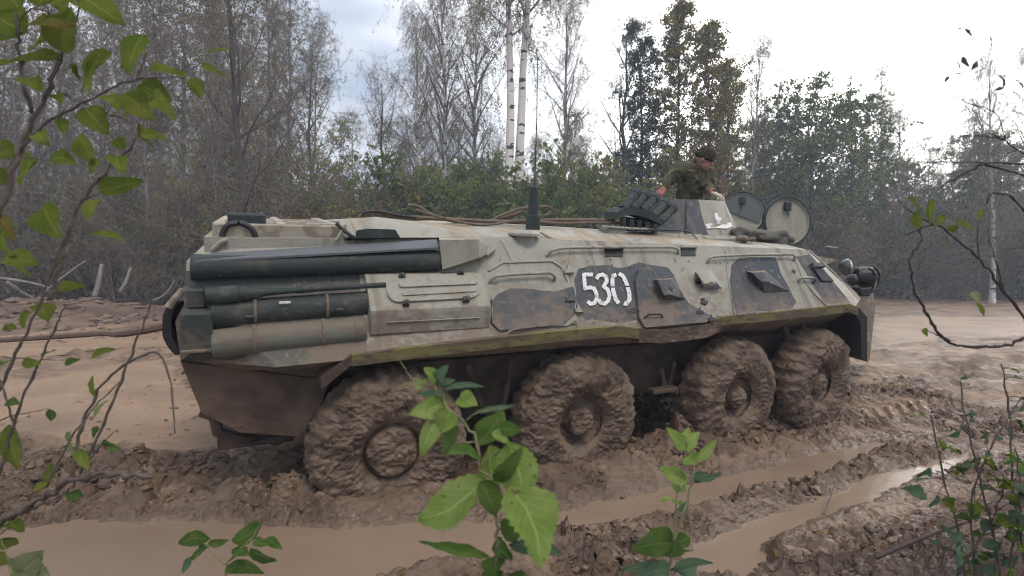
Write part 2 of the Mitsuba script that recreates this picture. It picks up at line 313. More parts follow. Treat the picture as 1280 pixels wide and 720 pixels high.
    h = h + (1 - np.clip(rough, 0, 1)) * .018 * (meshkit.fbm(p3 * [1.5, 5, 1], 3, 14) - .5) + (1 - np.clip(rough, 0, 1)) * .006 * (meshkit.fbm(p3 * 14, 3, 15) - .5)
    return h.reshape(sh), rough.reshape(sh), soil.reshape(sh), amp.reshape(sh)
def H(x, y): return float(ground(np.array([x]), np.array([y]))[0][0])
def graded(lo, hi, step, grow, a, b):
    c = list(np.arange(lo, hi, step)); s = step
    while c[-1] < b: s *= grow; c.append(c[-1] + s)
    s = step; front = []
    x = lo
    while x > a: s *= grow; x -= s; front.append(x)
    return np.array(front[::-1] + c)
gx = graded(-5.2, 5.6, .0185, 1.04, -420, 420); gy = graded(2.3, 7.2, .0185, 1.022, -60, 420)
X, Y = np.meshgrid(gx, gy)
Z, RO, SO, AM = ground(X, Y)
p3 = np.stack([X, Y, 0 * X], -1)
f1 = meshkit.fbm(p3 * 1.3, 4, 41); f2 = meshkit.fbm(p3 * 6, 3, 42)
wet = np.array([.262, .182, .122]); slick = np.array([.186, .130, .090]); dark = np.array([.090, .061, .043]); soilc = np.array([.085, .056, .042]); leafl = np.array([.115, .085, .058])
def mixa(a, b, k): return a * (1 - k[..., None]) + b * k[..., None]
NEAR = np.clip((9 - np.abs(Y - 1) ) / 3, 0, 1)
col = mixa(wet, slick, np.clip(np.maximum((f1 - .38) * 2.2, NEAR * (RO - .12) * 1.9), 0, 1))
RIM = np.zeros(X.shape); nn_ = (Y < 9) & (np.abs(X) < 12); pp_ = shapely.points(X[nn_], Y[nn_]); RIM[nn_] = np.maximum.reduce([np.exp(-((sdist(q, pp_) - .03) / .09) ** 2) for q in POOLS])
col = mixa(col, np.array([.105, .075, .055]), RIM * .75)
col = mixa(col, dark, np.clip(AM * 1.5 - .12, 0, 1) * np.clip((f2 - .25) * 3.2, .1, .9))
col = mixa(col, soilc, SO * np.clip(.55 + f1, 0, 1) * np.clip((f2 - .15) * 3, .5, 1))
col = mixa(col, leafl * .8, np.clip((Y - 30) / 10, 0, 1) * SO * np.clip((f2 - .3) * 3, 0, 1))
ny, nx = X.shape; i, j = np.meshgrid(np.arange(ny - 1), np.arange(nx - 1), indexing='ij'); i, j = i.ravel(), j.ravel()
gq = np.stack([i * nx + j, i * nx + j + 1, (i + 1) * nx + j + 1, (i + 1) * nx + j], -1)
gm = trimesh.Trimesh(np.stack([X, Y, Z], -1).reshape(-1, 3), np.vstack([gq[:, [0, 1, 2]], gq[:, [0, 2, 3]]]), process=False)
put('muddy_ground', gm, 'mud', smooth=True, color=col.reshape(-1, 3), uv=np.c_[np.clip((RO + SO) * (1 - .8 * RIM), 0, 1).ravel(), SO.ravel()], label='churned brown mud of the forest track with ruts and clods', kind='structure')
for n, (q, z, lb) in enumerate([(POOLS[0], -.045, 'long puddle of brown water filling the nearest rut'), (POOLS[1], -.045, 'second puddle beside the right bank, mirroring the bright sky')]):
    b = q.buffer(.16)
    m = trimesh.creation.triangulate_polygon(b, engine='earcut')
    v = np.c_[m[0], np.full(len(m[0]), z)]
    f = np.asarray(m[1]); 
    if np.cross(*(v[f[0]][1:] - v[f[0]][0]))[2] < 0: f = f[:, ::-1]
    put('puddle_water', (v, f), 'water', label=lb, kind='structure')
# loose clods thrown up along the ruts
def clod_mesh(seed):
    m = trimesh.creation.icosphere(2 if seed < 4 else 1); v = m.vertices.copy()
    k = meshkit.fbm(v * 1.3 + seed * 7.3, 2, seed); k2 = np.abs(2 * meshkit.noise(v * 2.6 + seed, seed + 5) - 1); v = v * (.35 + .9 * k + .55 * k2)[:, None] * [1, .8, .52]
    return v, np.asarray(m.faces)
CL = [clod_mesh(s) for s in range(8)]
cv, cf, at = [], [], 0
cand = np.c_[rng.uniform(-5, 5.5, 70000), rng.uniform(2.4, 9.0, 70000)]
ch, cr, cs, ca = ground(cand[:, 0], cand[:, 1])
keep = (1 + 1.2 * (cs > .3)) * rng.random(len(cand)) < (np.clip(ca - .5, 0, 1) ** 1.3 * .5 + .02)
for (x, y), h in zip(cand[keep], ch[keep]):
    v, f = CL[rng.integers(8)]; r = .009 + .045 * rng.random() ** 3.5; a = rng.random() * 6.28; b = rng.normal() * .6
    c, s_ = math.cos(a), math.sin(a); cb, sb = math.cos(b), math.sin(b)
    cv.append((v * r) @ np.array([[1, 0, 0], [0, cb, -sb], [0, sb, cb]]) @ np.array([[c, -s_, 0], [s_, c, 0], [0, 0, 1]]) + [x, y, h - r * .2]); cf.append(f + at); at += len(v)
put('mud_clods', (np.vstack(cv), np.vstack(cf)), 'clod', smooth=True, label='small loose clods of mud lying along the ruts', kind='stuff')

# lumps of dug soil on the bank before the left wood
cv, cf, at = [], [], 0
bx_ = rng.uniform(-26, 3, 1500); by_ = 20 + 2.5 * np.sin(bx_ * .11) + np.clip(bx_ + 4, 0, 60) * .42 + rng.normal(size=1500) * 1.5 - .4; bh_ = ground(bx_, by_)[0]
for x, y, h in zip(bx_, by_, bh_):
    v, f = CL[4 + rng.integers(4)]; r = .05 + .16 * rng.random() ** 3; a = rng.random() * 6.28; c, s_ = math.cos(a), math.sin(a)
    cv.append((v * r) @ np.array([[c, -s_, 0], [s_, c, 0], [0, 0, 1]]) + [x, y, h]); cf.append(f + at); at += len(v)
put('soil_lumps', (np.vstack(cv), np.vstack(cf)), 'clod', smooth=True, label='lumps of dug brown soil on the bank before the left wood', kind='stuff')
# fallen leaves lying about
lv, lf, at = [], [], 0
cand = np.vstack([np.c_[rng.uniform(1.2, 5.0, 230), rng.uniform(2.2, 4.2, 230)], np.c_[rng.uniform(-5, 5, 150), rng.uniform(2.6, 9, 150)]])
chh = ground(cand[:, 0], cand[:, 1])
for (x, y), h, so in zip(cand, chh[0], chh[2]):
    if so < .3 and rng.random() < .7 or h < -.05: continue
    L = rng.uniform(.018, .04); a = rng.random() * 6.28; d = np.array([math.cos(a), math.sin(a), rng.normal() * .25]); e = np.array([-math.sin(a), math.cos(a), rng.normal() * .3])
    b = np.array([x, y, h + .012]); v = [b - d * L, b - d * L * .2 + e * L * .6 + [0, 0, .006], b + d * L, b - d * L * .2 - e * L * .6 + [0, 0, .008]]
    lv += v; lf += [(at, at + 1, at + 3), (at + 1, at + 2, at + 3)]; at += 4
scene['litter_leaf'] = thin(proc(lambda p, n, uv: mix((.17, .11, .045), (.10, .065, .04), noise(p.x * 9, p.y * 9, p.z))), .2)
put('fallen_leaves', (np.array(lv), np.array(lf)), 'litter_leaf', label='small brown and yellow fallen leaves scattered on the mud', kind='stuff')
scene['slate_paint'] = prin((.085, .095, .105), .65)
# ------------------------------------------------------------------ the eight-wheeled armoured carrier
AV = thing('armored_carrier', 'muddy eight wheeled armoured carrier in green and slate camouflage stuck in the ruts', 'armoured vehicle')
def vp(name, mesh, bsdf, parent=None, smooth=25, label=None): return put(name, mesh, bsdf, parent or AV, smooth, label, tw=VW)
def vv(px, **c): return np.array([V(x, y, **c) for x, y in px])
def sprism(poly, d, base=0.0, rnd=0):
    """a plate of thickness d lying on the sloping side, its outline a polygon in photograph pixels"""
    poly = poly if hasattr(poly, 'geom_type') else sg.Polygon(poly)
    if rnd: poly = poly.buffer(-rnd).buffer(rnd)
    def f(c):
        q = vv(c, s=0) - SA; return np.c_[q @ SX, q @ SU]
    poly = shapely.transform(poly, f)
    m = extrude(poly, d); v = m.vertices; v = SA + v[:, :1] * SX + v[:, 1:2] * SU + (v[:, 2:] + base) * SN
    m = trimesh.Trimesh(v, m.faces, process=False)
    if m.volume < 0: m.invert()
    return m
def mir(pts): pts = np.asarray(pts, float); return np.vstack([pts, pts * [1, -1, 1]])

# hull: upper body, lower body, rear underbody
RO1, RO2, RO3 = V(620, 296, s=0), V(800, 304, s=0), V(1008, 312, s=0)
def onS(p):
    p = np.array(p, float); k = (p - SA) @ SN; return p - SN * max(k + .001, 0)
up = [(-.9, -1.43, 1.17), (4.62, -1.45, 1.335), (-1.44, -1.18, 1.20), (-1.40, -1.02, 1.80), (-1.2, -.98, 1.90), (.4, -1.0, 2.02), RO1, RO2, RO3, (5.75, -.78, 1.30), (5.5, -.8, 1.05),
      (4.3, -.5, 1.98), (2.2, -.5, 2.02), (.7, -.5, 2.08), (-1.1, -.5, 1.94), (-1.35, -.98, 1.05), (4.6, -1.0, 1.0), (-.8, -1.0, 1.0)]
vp('upper_hull', hull(mir([onS(p) for p in up])), 'camo_paint')
prof = np.array([(-1.30, 1.12), (-1.22, .86), (-.85, .58), (.0, .50), (4.6, .48), (5.25, .70), (5.62, 1.1), (4.6, 1.02), (-.8, 1.02)])
def prism_y(prof, y0, y1):
    m = extrude(sg.Polygon(prof), 1.0); v = m.vertices; w = np.c_[v[:, 0], y0 + (y1 - y0) * v[:, 2], v[:, 1]]
    m = trimesh.Trimesh(w, m.faces, process=False); m.fix_normals(); return m
vp('lower_hull', prism_y(prof, -.93, .93), 'belly_mud')
rear = np.array([V(226, 452, y=-1.19), V(412, 475, y=-1.19), V(398, 512, y=-1.19), V(372, 545, y=-1.19), V(300, 540, y=-1.19), V(252, 515, y=-1.19)])
pr = rear[:, [0, 2]]; 
vp('rear_side_plate', prism_y(pr, -1.20, 1.20), 'belly_mud', label='brown rust and mud stained lower rear plate')
# triangular shelf between the tubes and the rear plate
vp('rear_shelf', hull(np.vstack([vv([(226, 451), (414, 474)], y=-1.2), vv([(240, 440), (455, 438)], y=-1.36), vv([(240, 432), (455, 432)], y=-1.05), vv([(229, 455)], y=-1.1)])), 'drab_paint')
# mossy lip of the sponson, following its kinks
def lip(px, y, hpx, depth, name='sponson_lip', mat='moss_edge', label=None):
    top = vv(px, y=y); hs = np.interp([p[0] for p in px], [380, 1083], hpx); v = []
    zz = [h / 700 * (to_world(t)[1]) for h, t in zip(hs, top)]
    for t, d in zip(top, zz):
        v += [t, t - [0, 0, d], t + [0, depth, -d], t + [0, depth, 0]]
    n = len(top); f = []
    for i in range(n - 1):
        for k in range(4):
            a, b = 4 * i + k, 4 * i + (k + 1) % 4; f += [(a, a + 4, b + 4), (a, b + 4, b)]
    f += [(0, 1, 2), (0, 2, 3), (4 * n - 4, 4 * n - 2, 4 * n - 3), (4 * n - 4, 4 * n - 1, 4 * n - 2)]
    m = trimesh.Trimesh(v, f, process=False); m.fix_normals()
    vp(name, m, mat, smooth=False, label=label)
lip([(402, 474), (440, 444)], -1.46, (13, 10), .5, mat='belly_mud')
lip([(440, 444), (520, 434), (640, 420), (720, 412), (778, 408), (800, 411)], -1.462, (15, 12), .5, label='moss green lip over the two rear wheels')
lip([(800, 411), (830, 412), (884, 405), (903, 396)], -1.464, (15, 19), .5, mat='wheel_mud', label='mud caked sill under the side door')
lip([(903, 396), (960, 391), (1020, 385), (1062, 380), (1073, 384)], -1.462, (14, 10), .5, label='moss green lip over the two front wheels')
fl = vv([(1062, 381), (1074, 385), (1084, 396), (1084, 452), (1077, 447), (1076, 404)], y=-1.44)
vp('front_mudguard', hull(np.vstack([fl, fl + [0, .9, 0]])) if False else prism_y(fl[:, [0, 2]], -1.44, -.6), 'black_paint')

# suspension struts seen in the arches
def bar(px, r, y=-1.2, name='suspension_rod', mat='belly_mud', **k):
    vp(name, tube(vv(px, y=y), r, 8), mat, smooth=40, **k)
bar([(584, 455), (604, 512)], .028, -1.08); bar([(640, 450), (628, 512)], .026, -1.1)
bar([(978, 402), (994, 450)], .030, -1.2); bar([(1004, 400), (1001, 446)], .028, -1.2)
vp('step_bracket', cat([cbox(V(829, 487, y=-1.2), (.15, .05, .022), .01), tube(vv([(826, 460), (832, 486)], y=-1.15), .022, 8), tube(vv([(843, 452), (836, 484)], y=-1.12), .022, 8)]), 'belly_mud')
vp('rear_tow_hook', cat([tube(vv([(250, 515), (266, 520), (300, 528), (330, 531)], y=-1.0), .035, 8), tube(vv([(268, 520), (272, 540), (300, 549), (345, 551), (366, 540)], y=-.95), .04, 8), cbox(V(320, 535, y=-.7), (.25, .2, .06))]), 'belly_mud', smooth=40)

# wheels -----------------------------------------------------------
def wheel_meshes(seed):
    n = 200
    pr = np.array([(.205, -.045), (.235, -.015), (.27, .012), (.33, .03), (.41, .03), (.48, .012), (.515, -.015), (.545, -.045), (.56, -.08), (.565, -.13), (.566, -.17), (.565, -.21), (.56, -.26), (.545, -.30), (.50, -.335), (.40, -.35), (.25, -.33)])
    # refine the profile
    s = np.r_[0, np.cumsum(np.linalg.norm(np.diff(pr, axis=0), axis=1))]; u = np.linspace(0, s[-1], 60); pr = np.c_[np.interp(u, s, pr[:, 0]), np.interp(u, s, pr[:, 1])]
    m = lathe(pr, (0, 0, 0), (0, -1, 0), n); v = m.vertices.copy()
    rad = np.hypot(v[:, 0], v[:, 2]); th = np.arctan2(v[:, 2], v[:, 0]); w = v[:, 1]
    lug = np.clip(4 * np.sin(th * 30 + 12 * np.abs(w - .17)), -1, 1) * np.clip((rad - .47) / .06, 0, 1)
    q = v + seed * 3.7
    side = np.clip((rad - .22) / .06, 0, 1)
    wq = q + .05 * np.stack([meshkit.fbm(q * 5, 2, 61), meshkit.fbm(q * 5 + 9, 2, 62), meshkit.fbm(q * 5 + 17, 2, 63)], -1)
    cake = np.clip(3.2 * (meshkit.fbm(q * 4 + 5, 3, seed + 8) - .38), 0, 1)
    d = .010 * lug * (1 - .7 * cake) + (.055 * (meshkit.fbm(q * 6, 4, seed) - .45) + cake * (.036 * (np.sqrt(np.abs(2 * meshkit.noise(wq * 12, seed + 3) - 1)) - .5) + .030 * (np.sqrt(np.abs(2 * meshkit.noise(wq * 25, seed + 4) - 1)) - .5)) + .018 * (np.abs(2 * meshkit.noise(wq * 45, seed + 5) - 1) - .5)) * side
    nn = trimesh.Trimesh(v, m.faces, process=False).vertex_normals
    tyre = trimesh.Trimesh(v + nn * d[:, None], m.faces, process=False)
    if seed == 1: hp = [(0.001, .012), (.06, .012), (.12, .006), (.168, -.002), (.178, -.012), (.184, -.055), (.205, -.075), (.25, -.08)]
    else: hp = [(0.001, -.012), (.05, -.014), (.085, -.022), (.105, -.035), (.115, -.075), (.14, -.105), (.19, -.10), (.215, -.075), (.25, -.06)]
    hp = np.array(hp); s = np.r_[0, np.cumsum(np.linalg.norm(np.diff(hp, axis=0), axis=1))]; u = np.linspace(0, s[-1], 36); hp = np.c_[np.interp(u, s, hp[:, 0]), np.interp(u, s, hp[:, 1])]
    hm = lathe(hp, (0, 0, 0), (0, -1, 0), 64); v = hm.vertices.copy(); q = v + seed
    v = v + np.array([0, -1, 0]) * (.045 * (meshkit.fbm(q * 9, 4, seed + 20) - .5) + .02 * (np.abs(2 * meshkit.noise(q * 22, seed) - 1) - .5))[:, None]
    rr_ = np.hypot(v[:, 0], v[:, 2]); v[:, [0, 2]] *= (1 + .25 * (meshkit.fbm(q * 6 + 3, 3, seed + 30) - .5) * (rr_ > .04))[:, None]
    return tyre, trimesh.Trimesh(v, hm.faces, process=False)
WX = [-.15, 1.42, 3.17, 4.34]; WZ = [.48, .485, .50, .52]
for i in range(4):
    for side in (-1, 1):
        ty, hb = wheel_meshes(i + 1 + (4 if side > 0 else 0))
        if side > 0: ty.vertices *= [1, -1, 1]; ty.invert(); hb.vertices *= [1, -1, 1]; hb.invert()
        steer = math.radians([0, 0, 6, 8][i]); c, s_ = math.cos(steer), math.sin(steer); M = np.array([[c, -s_, 0], [s_, c, 0], [0, 0, 1]])
        wk = numbered(f'{AV}__wheel')
        for nm, m in (('tyre', ty), ('hub', hb)):
            m.vertices = m.vertices @ M.T + [WX[i], side * 1.42, WZ[i]]
            put(nm, m, 'wheel_mud', wk, True, tw=VW)

# rear exhaust housing: a half round trunk under a flat lid, with a pale end piece
def trunk(p0, p1, sec, cap=True):
    """section (along outward, up) swept from p0 to p1"""
    p0, p1 = np.asarray(p0, float), np.asarray(p1, float); out = np.array([0, -1.0, 0]); upv = np.array([0, 0, 1.0]); sec = np.asarray(sec)
    a = p0 + sec[:, :1] * out + sec[:, 1:] * upv; b = p1 + sec[:, :1] * out + sec[:, 1:] * upv
    return hull(np.vstack([a, b]))
th = np.linspace(-.45 * np.pi, .30 * np.pi, 9)
e0, e1 = V(238, 334, y=-1.14), V(549, 330, y=-1.14)
hh = .085
sec0 = [(-.18, .02 + .0), (-.18, -.14)] + [(-.06 + .07 * math.cos(t), -.035 + .095 * math.sin(t)) for t in th]
vp('exhaust_housing', cat([trunk(e0 + [0, 0, .02], e1 + [0, 0, .05], [(-.2, .045), (-.2, -.105)] + [(-.035 + .078 * math.cos(t_), -.03 + .078 * math.sin(t_)) for t_ in np.linspace(-.5 * np.pi, .42 * np.pi, 12)])]), 'drab_paint', smooth=30)
lidp = [V(243, 326, y=-1.17), V(548, 309, y=-1.17), V(546, 299, y=-1.02), V(262, 317, y=-1.02)]
lidp = np.array(lidp)
vp('housing_lid', hull(np.vstack([lidp, lidp - [0, 0, .014]])), 'slate_paint', smooth=False)
for k in (.3, .55, .8):
    c = e0 * (1 - k) + e1 * k
    vp('housing_seam', trunk(c + [-.006, 0, .02 + .03 * k], c + [.006, 0, .02 + .03 * k], [(-.15, .046), (-.15, -.108)] + [(-.035 + .081 * math.cos(t_), -.03 + .081 * math.sin(t_)) for t_ in np.linspace(-.5 * np.pi, .42 * np.pi, 12)]), 'drab_paint', smooth=False)
ep = np.vstack([vv([(549, 300), (597, 299), (599, 322), (553, 337)], y=-1.19), vv([(549, 297), (612, 297), (618, 313), (608, 322), (553, 337)], y=-.98)])
vp('housing_end_cap', hull(ep), 'camo_paint', smooth=False)
vp('end_cap_flap', sprism([(600, 300), (617, 301), (618, 314), (607, 323), (601, 318)], .03, .02), 'camo_paint', smooth=False)

# stowed tubes on the shelf
def cyl(a, b, y, r, name, mat, rib=(), label=None):
    p0, p1 = V(*a, y=y), V(*b, y=y); L = np.linalg.norm(p1 - p0); ax = (p1 - p0) / L
    pr = [(.001, 0), (r * .55, 0), (r * .88, .004), (r, .018)]
    for u in rib: pr += [(r, u * L - .012), (r * 1.05, u * L - .010), (r * 1.05, u * L + .010), (r, u * L + .012)]
    pr += [(r, L - .018), (r * .9, L - .003), (.001, L)]
    return vp(name, lathe(pr, p0, ax, 28), mat, smooth=30, label=label), p0, ax, L
k3, p0, ax, L = cyl((264, 430), (457, 411), -1.31, .088, 'stowed_tube', 'tube_paint', (.93,), label='lowest stowage tube, caked with pale dry mud')
k2, p1, ax1, L1 = cyl((262, 394), (464, 379), -1.21, .087, 'stowed_tube', 'drab_paint', (.03,), label='middle dark green stowage tube with a strap')
for u, off in ((.26, 0), (.70, 0)):
    for (pp, axx, LL, r, sgn) in ((p1, ax1, L1, .09, 1), (p0, ax, L, .091, -1)):
        c = pp + axx * LL * u; t = np.linspace(-1.0, 2.2, 14)
        a = np.array([0, -1.0, 0]); b = np.cross(axx, a)
        vp('tie_strap', tube([c + r * (math.cos(x) * np.array([0, -1, 0]) + math.sin(x) * np.array([0, 0, 1])) for x in np.linspace(-.6, 1.5, 10)], .011, 5), 'rope', k2 if sgn > 0 else k3, smooth=40)
vp('strap_buckle', cbox(V(312, 397, y=-1.33), (.03, .012, .014)), 'black_paint', k2); vp('strap_buckle', cbox(V(424, 388, y=-1.33), (.03, .012, .014)), 'black_paint', k2)
vp('paper_tag', cbox(V(356, 378, y=-1.30), (.035, .003, .008), .001), 'white_paint', k2, label='small white tag')
q0, q1 = V(257, 370, y=-1.24), V(297, 366, y=-1.24); axp = nrm(V(480, 356, y=-1.24) - q0); l01 = (q1 - q0) @ axp; LL = (V(482, 356, y=-1.24) - q0) @ axp
vp('cleaning_rod', lathe([(.001, 0), (.05, .0), (.055, .01), (.055, l01), (.045, l01 + .005), (.047, l01 + .05), (.05, l01 + .055), (.04, l01 + .065), (.036, l01 + .10), (.024, l01 + .18), (.018, l01 + .30), (.016, l01 + .32), (.022, l01 + .36), (.018, l01 + .5), (.018, LL), (.001, LL)], q0, axp, 20), 'drab_paint', smooth=30)
vp('shelf_bracket', np_box := cbox(V(247, 413, y=-1.27), (.085, .09, .125), .012), 'drab_paint', smooth=False)
vp('bracket_foot', cbox(V(250, 437, y=-1.32), (.10, .05, .012)), 'camo_paint', smooth=False)
vp('rear_bracket', cbox(V(246, 372, y=-1.16), (.05, .06, .06), .01), 'drab_paint', smooth=False)
# rear face with its curved dark flap
rf = vv([(226, 452), (224, 420), (219, 402), (228, 384), (236, 372), (248, 385), (246, 446)], y=-1.15)
vp('rear_corner_plate', hull(np.vstack([rf, rf + [.02, .5, 0]])), 'camo_paint', smooth=False)
fp = [V(x, y, y=-.95) for x, y in [(222, 376), (210, 382), (203, 398), (203, 418), (210, 434), (219, 444)]]
flap = []
for p in spline(np.array(fp), 14): flap.append([p + [0, 0, 0], p + [0, 1.6, 0], p + [.05, 1.6, 0], p + [.05, 0, 0]])
fv = np.array(flap).reshape(-1, 3); ff = []
for i in range(13):
    for k in range(4):
        a, b = 4 * i + k, 4 * i + (k + 1) % 4; ff += [(a, b, b + 4), (a, b + 4, a + 4)]
ff += [(0, 2, 1), (0, 3, 2), (52, 53, 54), (52, 54, 55)]
fm = trimesh.Trimesh(fv, ff, process=False); fm.fix_normals(); vp('rear_flap', fm, 'black_paint', smooth=30)
vp('flap_pivot', tube(vv([(210, 384), (229, 362)], y=-1.0), .022, 8), 'pale_cream', smooth=30)

# storage box with its stadium shaped lid
y0 = -1.36
bx = [V(463, 383, y=y0)[0], V(612, 378, y=y0)[0]]
zt, zm, zb = V(540, 341, y=-1.14)[2], V(540, 385, y=y0)[2], V(540, 418, y=y0)[2]
sec = np.array([(-1.0, zt), (-1.15, zt), (-1.17, zt - .005), (-1.36, zm + .02), (-1.375, zm), (-1.378, zm - .03), (-1.37, zb + .03), (-1.35, zb + .008), (-1.32, zb), (-1.0, zb)])
bm = hull(np.vstack([np.c_[np.full(len(sec), bx[0]), sec], np.c_[np.full(len(sec), bx[1]), sec]]))
vp('storage_box', bm, 'camo_paint', smooth=20)
BX = f'{AV}__storage_box'
on = np.array([0, -(zt - zm - .02), -.19]); on = nrm(np.array([0, -(zt - zm), -.20])) ; on = nrm(np.array([0, -1.0 * (zt - zm - .025), .0]) + [0, 0, .19]); bu = np.cross(on, [1.0, 0, 0]); bu = bu if bu[2] > 0 else -bu
b0 = np.array([0, -1.17, zt - .005])
def bV(px, py):
    o = VR.T @ (EYE - VT); d = VR.T @ ray(px, py); return o + d * (on @ (b0 - o)) / (on @ d)
def bprism(poly, d, base):
    def f(c):
        q = np.array([bV(*p) for p in c]) - b0; return np.c_[q[:, 0], q @ bu]
    m = extrude(shapely.transform(poly, f), d); v = m.vertices; v = b0 + v[:, :1] * [1.0, 0, 0] + v[:, 1:2] * bu + (v[:, 2:] + base) * on
    m = trimesh.Trimesh(v, m.faces, process=False); m.fix_normals(); return m
vp('lid', bprism(sg.LineString([(498, 364), (586, 359)]).buffer(15), .022, -.002), 'camo_paint', BX, smooth=30)
vp('lid_rib', bprism(sg.LineString([(502, 358), (592, 354)]).buffer(4), .014, .020), 'camo_paint', BX, smooth=30)
vp('lid_rib', bprism(sg.LineString([(505, 369), (592, 364)]).buffer(3), .010, .020), 'camo_paint', BX, smooth=30)
for c in ((502, 347), (575, 343), (507, 381), (582, 376)): vp('lid_clamp', cat([bprism(sg.box(c[0] - 4, c[1] - 2.5, c[0] + 4, c[1] + 2.5), .035, .0), bprism(sg.Point(c).buffer(2), .05, .0)]), 'drab_paint', BX, smooth=False)
vp('box_trim', tube(vv([(484, 403), (600, 397)], y=-1.381), .006, 6), 'camo_paint', BX)

# side: hinged belt plate, door, vision blocks, handrails, vents
vp('side_panel', sprism([(614, 372), (622, 362), (634, 360), (700, 358), (712, 352), (719, 366), (719, 402), (708, 408), (650, 411), (624, 414), (614, 404)], .016, 0, 4), 'camo_paint', smooth=20)
vp('panel_bead', sprism(sg.LineString([(611, 338), (628, 328), (690, 326), (702, 334), (711, 354)]).buffer(1.4), .012, 0), 'camo_paint', smooth=20)
vp('side_door', sprism([(792, 352), (797, 338), (812, 333), (842, 335), (858, 352), (872, 375), (886, 398), (882, 404), (804, 411), (797, 398)], .03, 0, 4), 'camo_paint', smooth=20)
SD = f'{AV}__side_door'
def rail(px, r=.013, off=.045, parent=None, name='handrail', mat='camo_paint', base=0):
    pts = [V(*px[0], s=base)] + [V(*p, s=base + off) for p in px[1:-1]] + [V(*px[-1], s=base)]
    vp(name, tube(pts, r, 8, 26), mat, parent, smooth=40)
rail([(612, 353), (619, 346), (640, 343), (688, 341), (693, 345), (693, 350)])
rail([(683, 320), (690, 313), (705, 310), (780, 309), (842, 309), (847, 311), (848, 317)])
rail([(883, 328), (888, 322), (900, 320), (990, 318), (994, 320), (992, 326)])
rail([(997, 352), (1001, 348), (1012, 347), (1019, 349), (1017, 353)])
rail([(634, 418), (638, 413), (665, 409), (720, 404)], .008, .02)
rail([(805, 398), (812, 393), (826, 393), (828, 397)], .007, .03, SD, 'door_handle', 'black_paint', .03)
for (x0, a, x1, b) in ((756, 312, 778, 321), (851, 311, 869, 320)):
    vp('vent_slot', sprism(sg.box(x0, a, x1, b), .006, .001), 'black_paint', smooth=False)
    vp('vent_hood', sprism(sg.box(x0 - 1, a - 3, x1 + 1, a), .03, 0), 'camo_paint', smooth=False)
def vision(px, top, tip, parent=None, base=0.0, mat='camo_paint'):
    """wedge shaped armoured pod with a round firing port"""
    foot = vv(px, s=base); peak = [V(x, y, s=base + h) for x, y, h in tip]
    vp('vision_pod', hull(np.vstack([foot, peak])), mat, parent, smooth=False)
vision([(817, 350), (844, 347), (857, 374), (832, 375)], None, [(822, 350, .09), (838, 349, .09), (838, 368, .10), (830, 368, .09)], SD, .03)
vp('port_ball', tm(m3.Manifold.sphere(.035, 20).translate(V(836, 362, s=.10).tolist())), 'drab_paint', SD, smooth=40)
vp('pod_lens', hull(np.vstack([vv([(845, 357), (852, 366), (855, 372), (844, 372)], s=.062), vv([(845, 357), (852, 366), (855, 372), (844, 372)], s=.04)])), 'black_paint', SD, smooth=False)
vision([(869, 340), (889, 338), (903, 360), (880, 361)], None, [(871, 341, .08), (886, 339, .08), (890, 352, .09), (880, 355, .09)], None, 0)
vp('pod_lens', hull(np.vstack([vv([(892, 349), (901, 359), (893, 360), (888, 353)], s=.055), vv([(892, 349), (901, 359), (893, 360), (888, 353)], s=.03)])), 'black_paint', smooth=False)
vision([(933, 339), (958, 338), (986, 364), (956, 366)], None, [(940, 341, .075), (955, 340, .075), (960, 352, .08), (952, 352, .08)], None, 0, 'camo_paint')
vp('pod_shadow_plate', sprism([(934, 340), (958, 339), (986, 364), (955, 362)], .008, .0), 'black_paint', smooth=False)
vp('window_flap', sprism([(1013, 334), (1024, 334), (1040, 352), (1026, 352)], .022, 0), 'black_paint', smooth=False)
vp('window_hood', sprism([(1011, 331), (1026, 331), (1029, 335), (1013, 336)], .05, 0), 'camo_paint', smooth=False)
vp('bolt_head', sprism(sg.Point(992, 338).buffer(2.6), .03, 0), 'camo_paint')
for c in ((710, 341), (722, 390), (712, 376)): vp('panel_hinge', cat([sprism(sg.box(c[0] - 6, c[1] - 2, c[0] + 6, c[1] + 2), .035, 0), sprism(sg.box(c[0] - 2, c[1] - 9, c[0] + 2, c[1]), .025, 0)]), 'camo_paint', smooth=False)
for c in ((873, 352), (872, 392), (886, 401), (877, 380)): vp('door_hinge', cat([sprism(sg.box(c[0] - 4, c[1] - 2, c[0] + 4, c[1] + 2), .04, 0), sprism(sg.box(c[0] - 1.5, c[1] - 6, c[0] + 1.5, c[1] + 3), .03, 0)]), 'black_paint', SD, smooth=False)
vp('fuel_hook', tube([V(785, 388, s=.01), V(790, 385, s=.03), V(797, 386, s=.03), V(801, 398, s=.01)], .008, 6, 12), 'camo_paint', smooth=40)
for q_ in ([(714, 300), (713, 342), (716, 372), (722, 408)], [(907, 313), (908, 330), (918, 392)], [(626, 300), (640, 326)], [(993, 318), (1000, 340), (1034, 383)]): vp('weld_seam', tube([V(*a_, s=.001) for a_ in q_], .006, 5, 24), 'camo_paint', smooth=40)
r = np.random.default_rng(3)
for k in range(34):
    x = r.uniform(625, 1000); y = r.choice([325, 330, 336, 404]) + r.uniform(-2, 2) - .02 * (x - 800) * (1 if False else 0)
    if y > 400: y = 404 - (x - 720) * .06
    vp('bolt_head', sprism(sg.Point(x, y).buffer(1.0, 3), .010, .0), 'camo_paint', smooth=False)
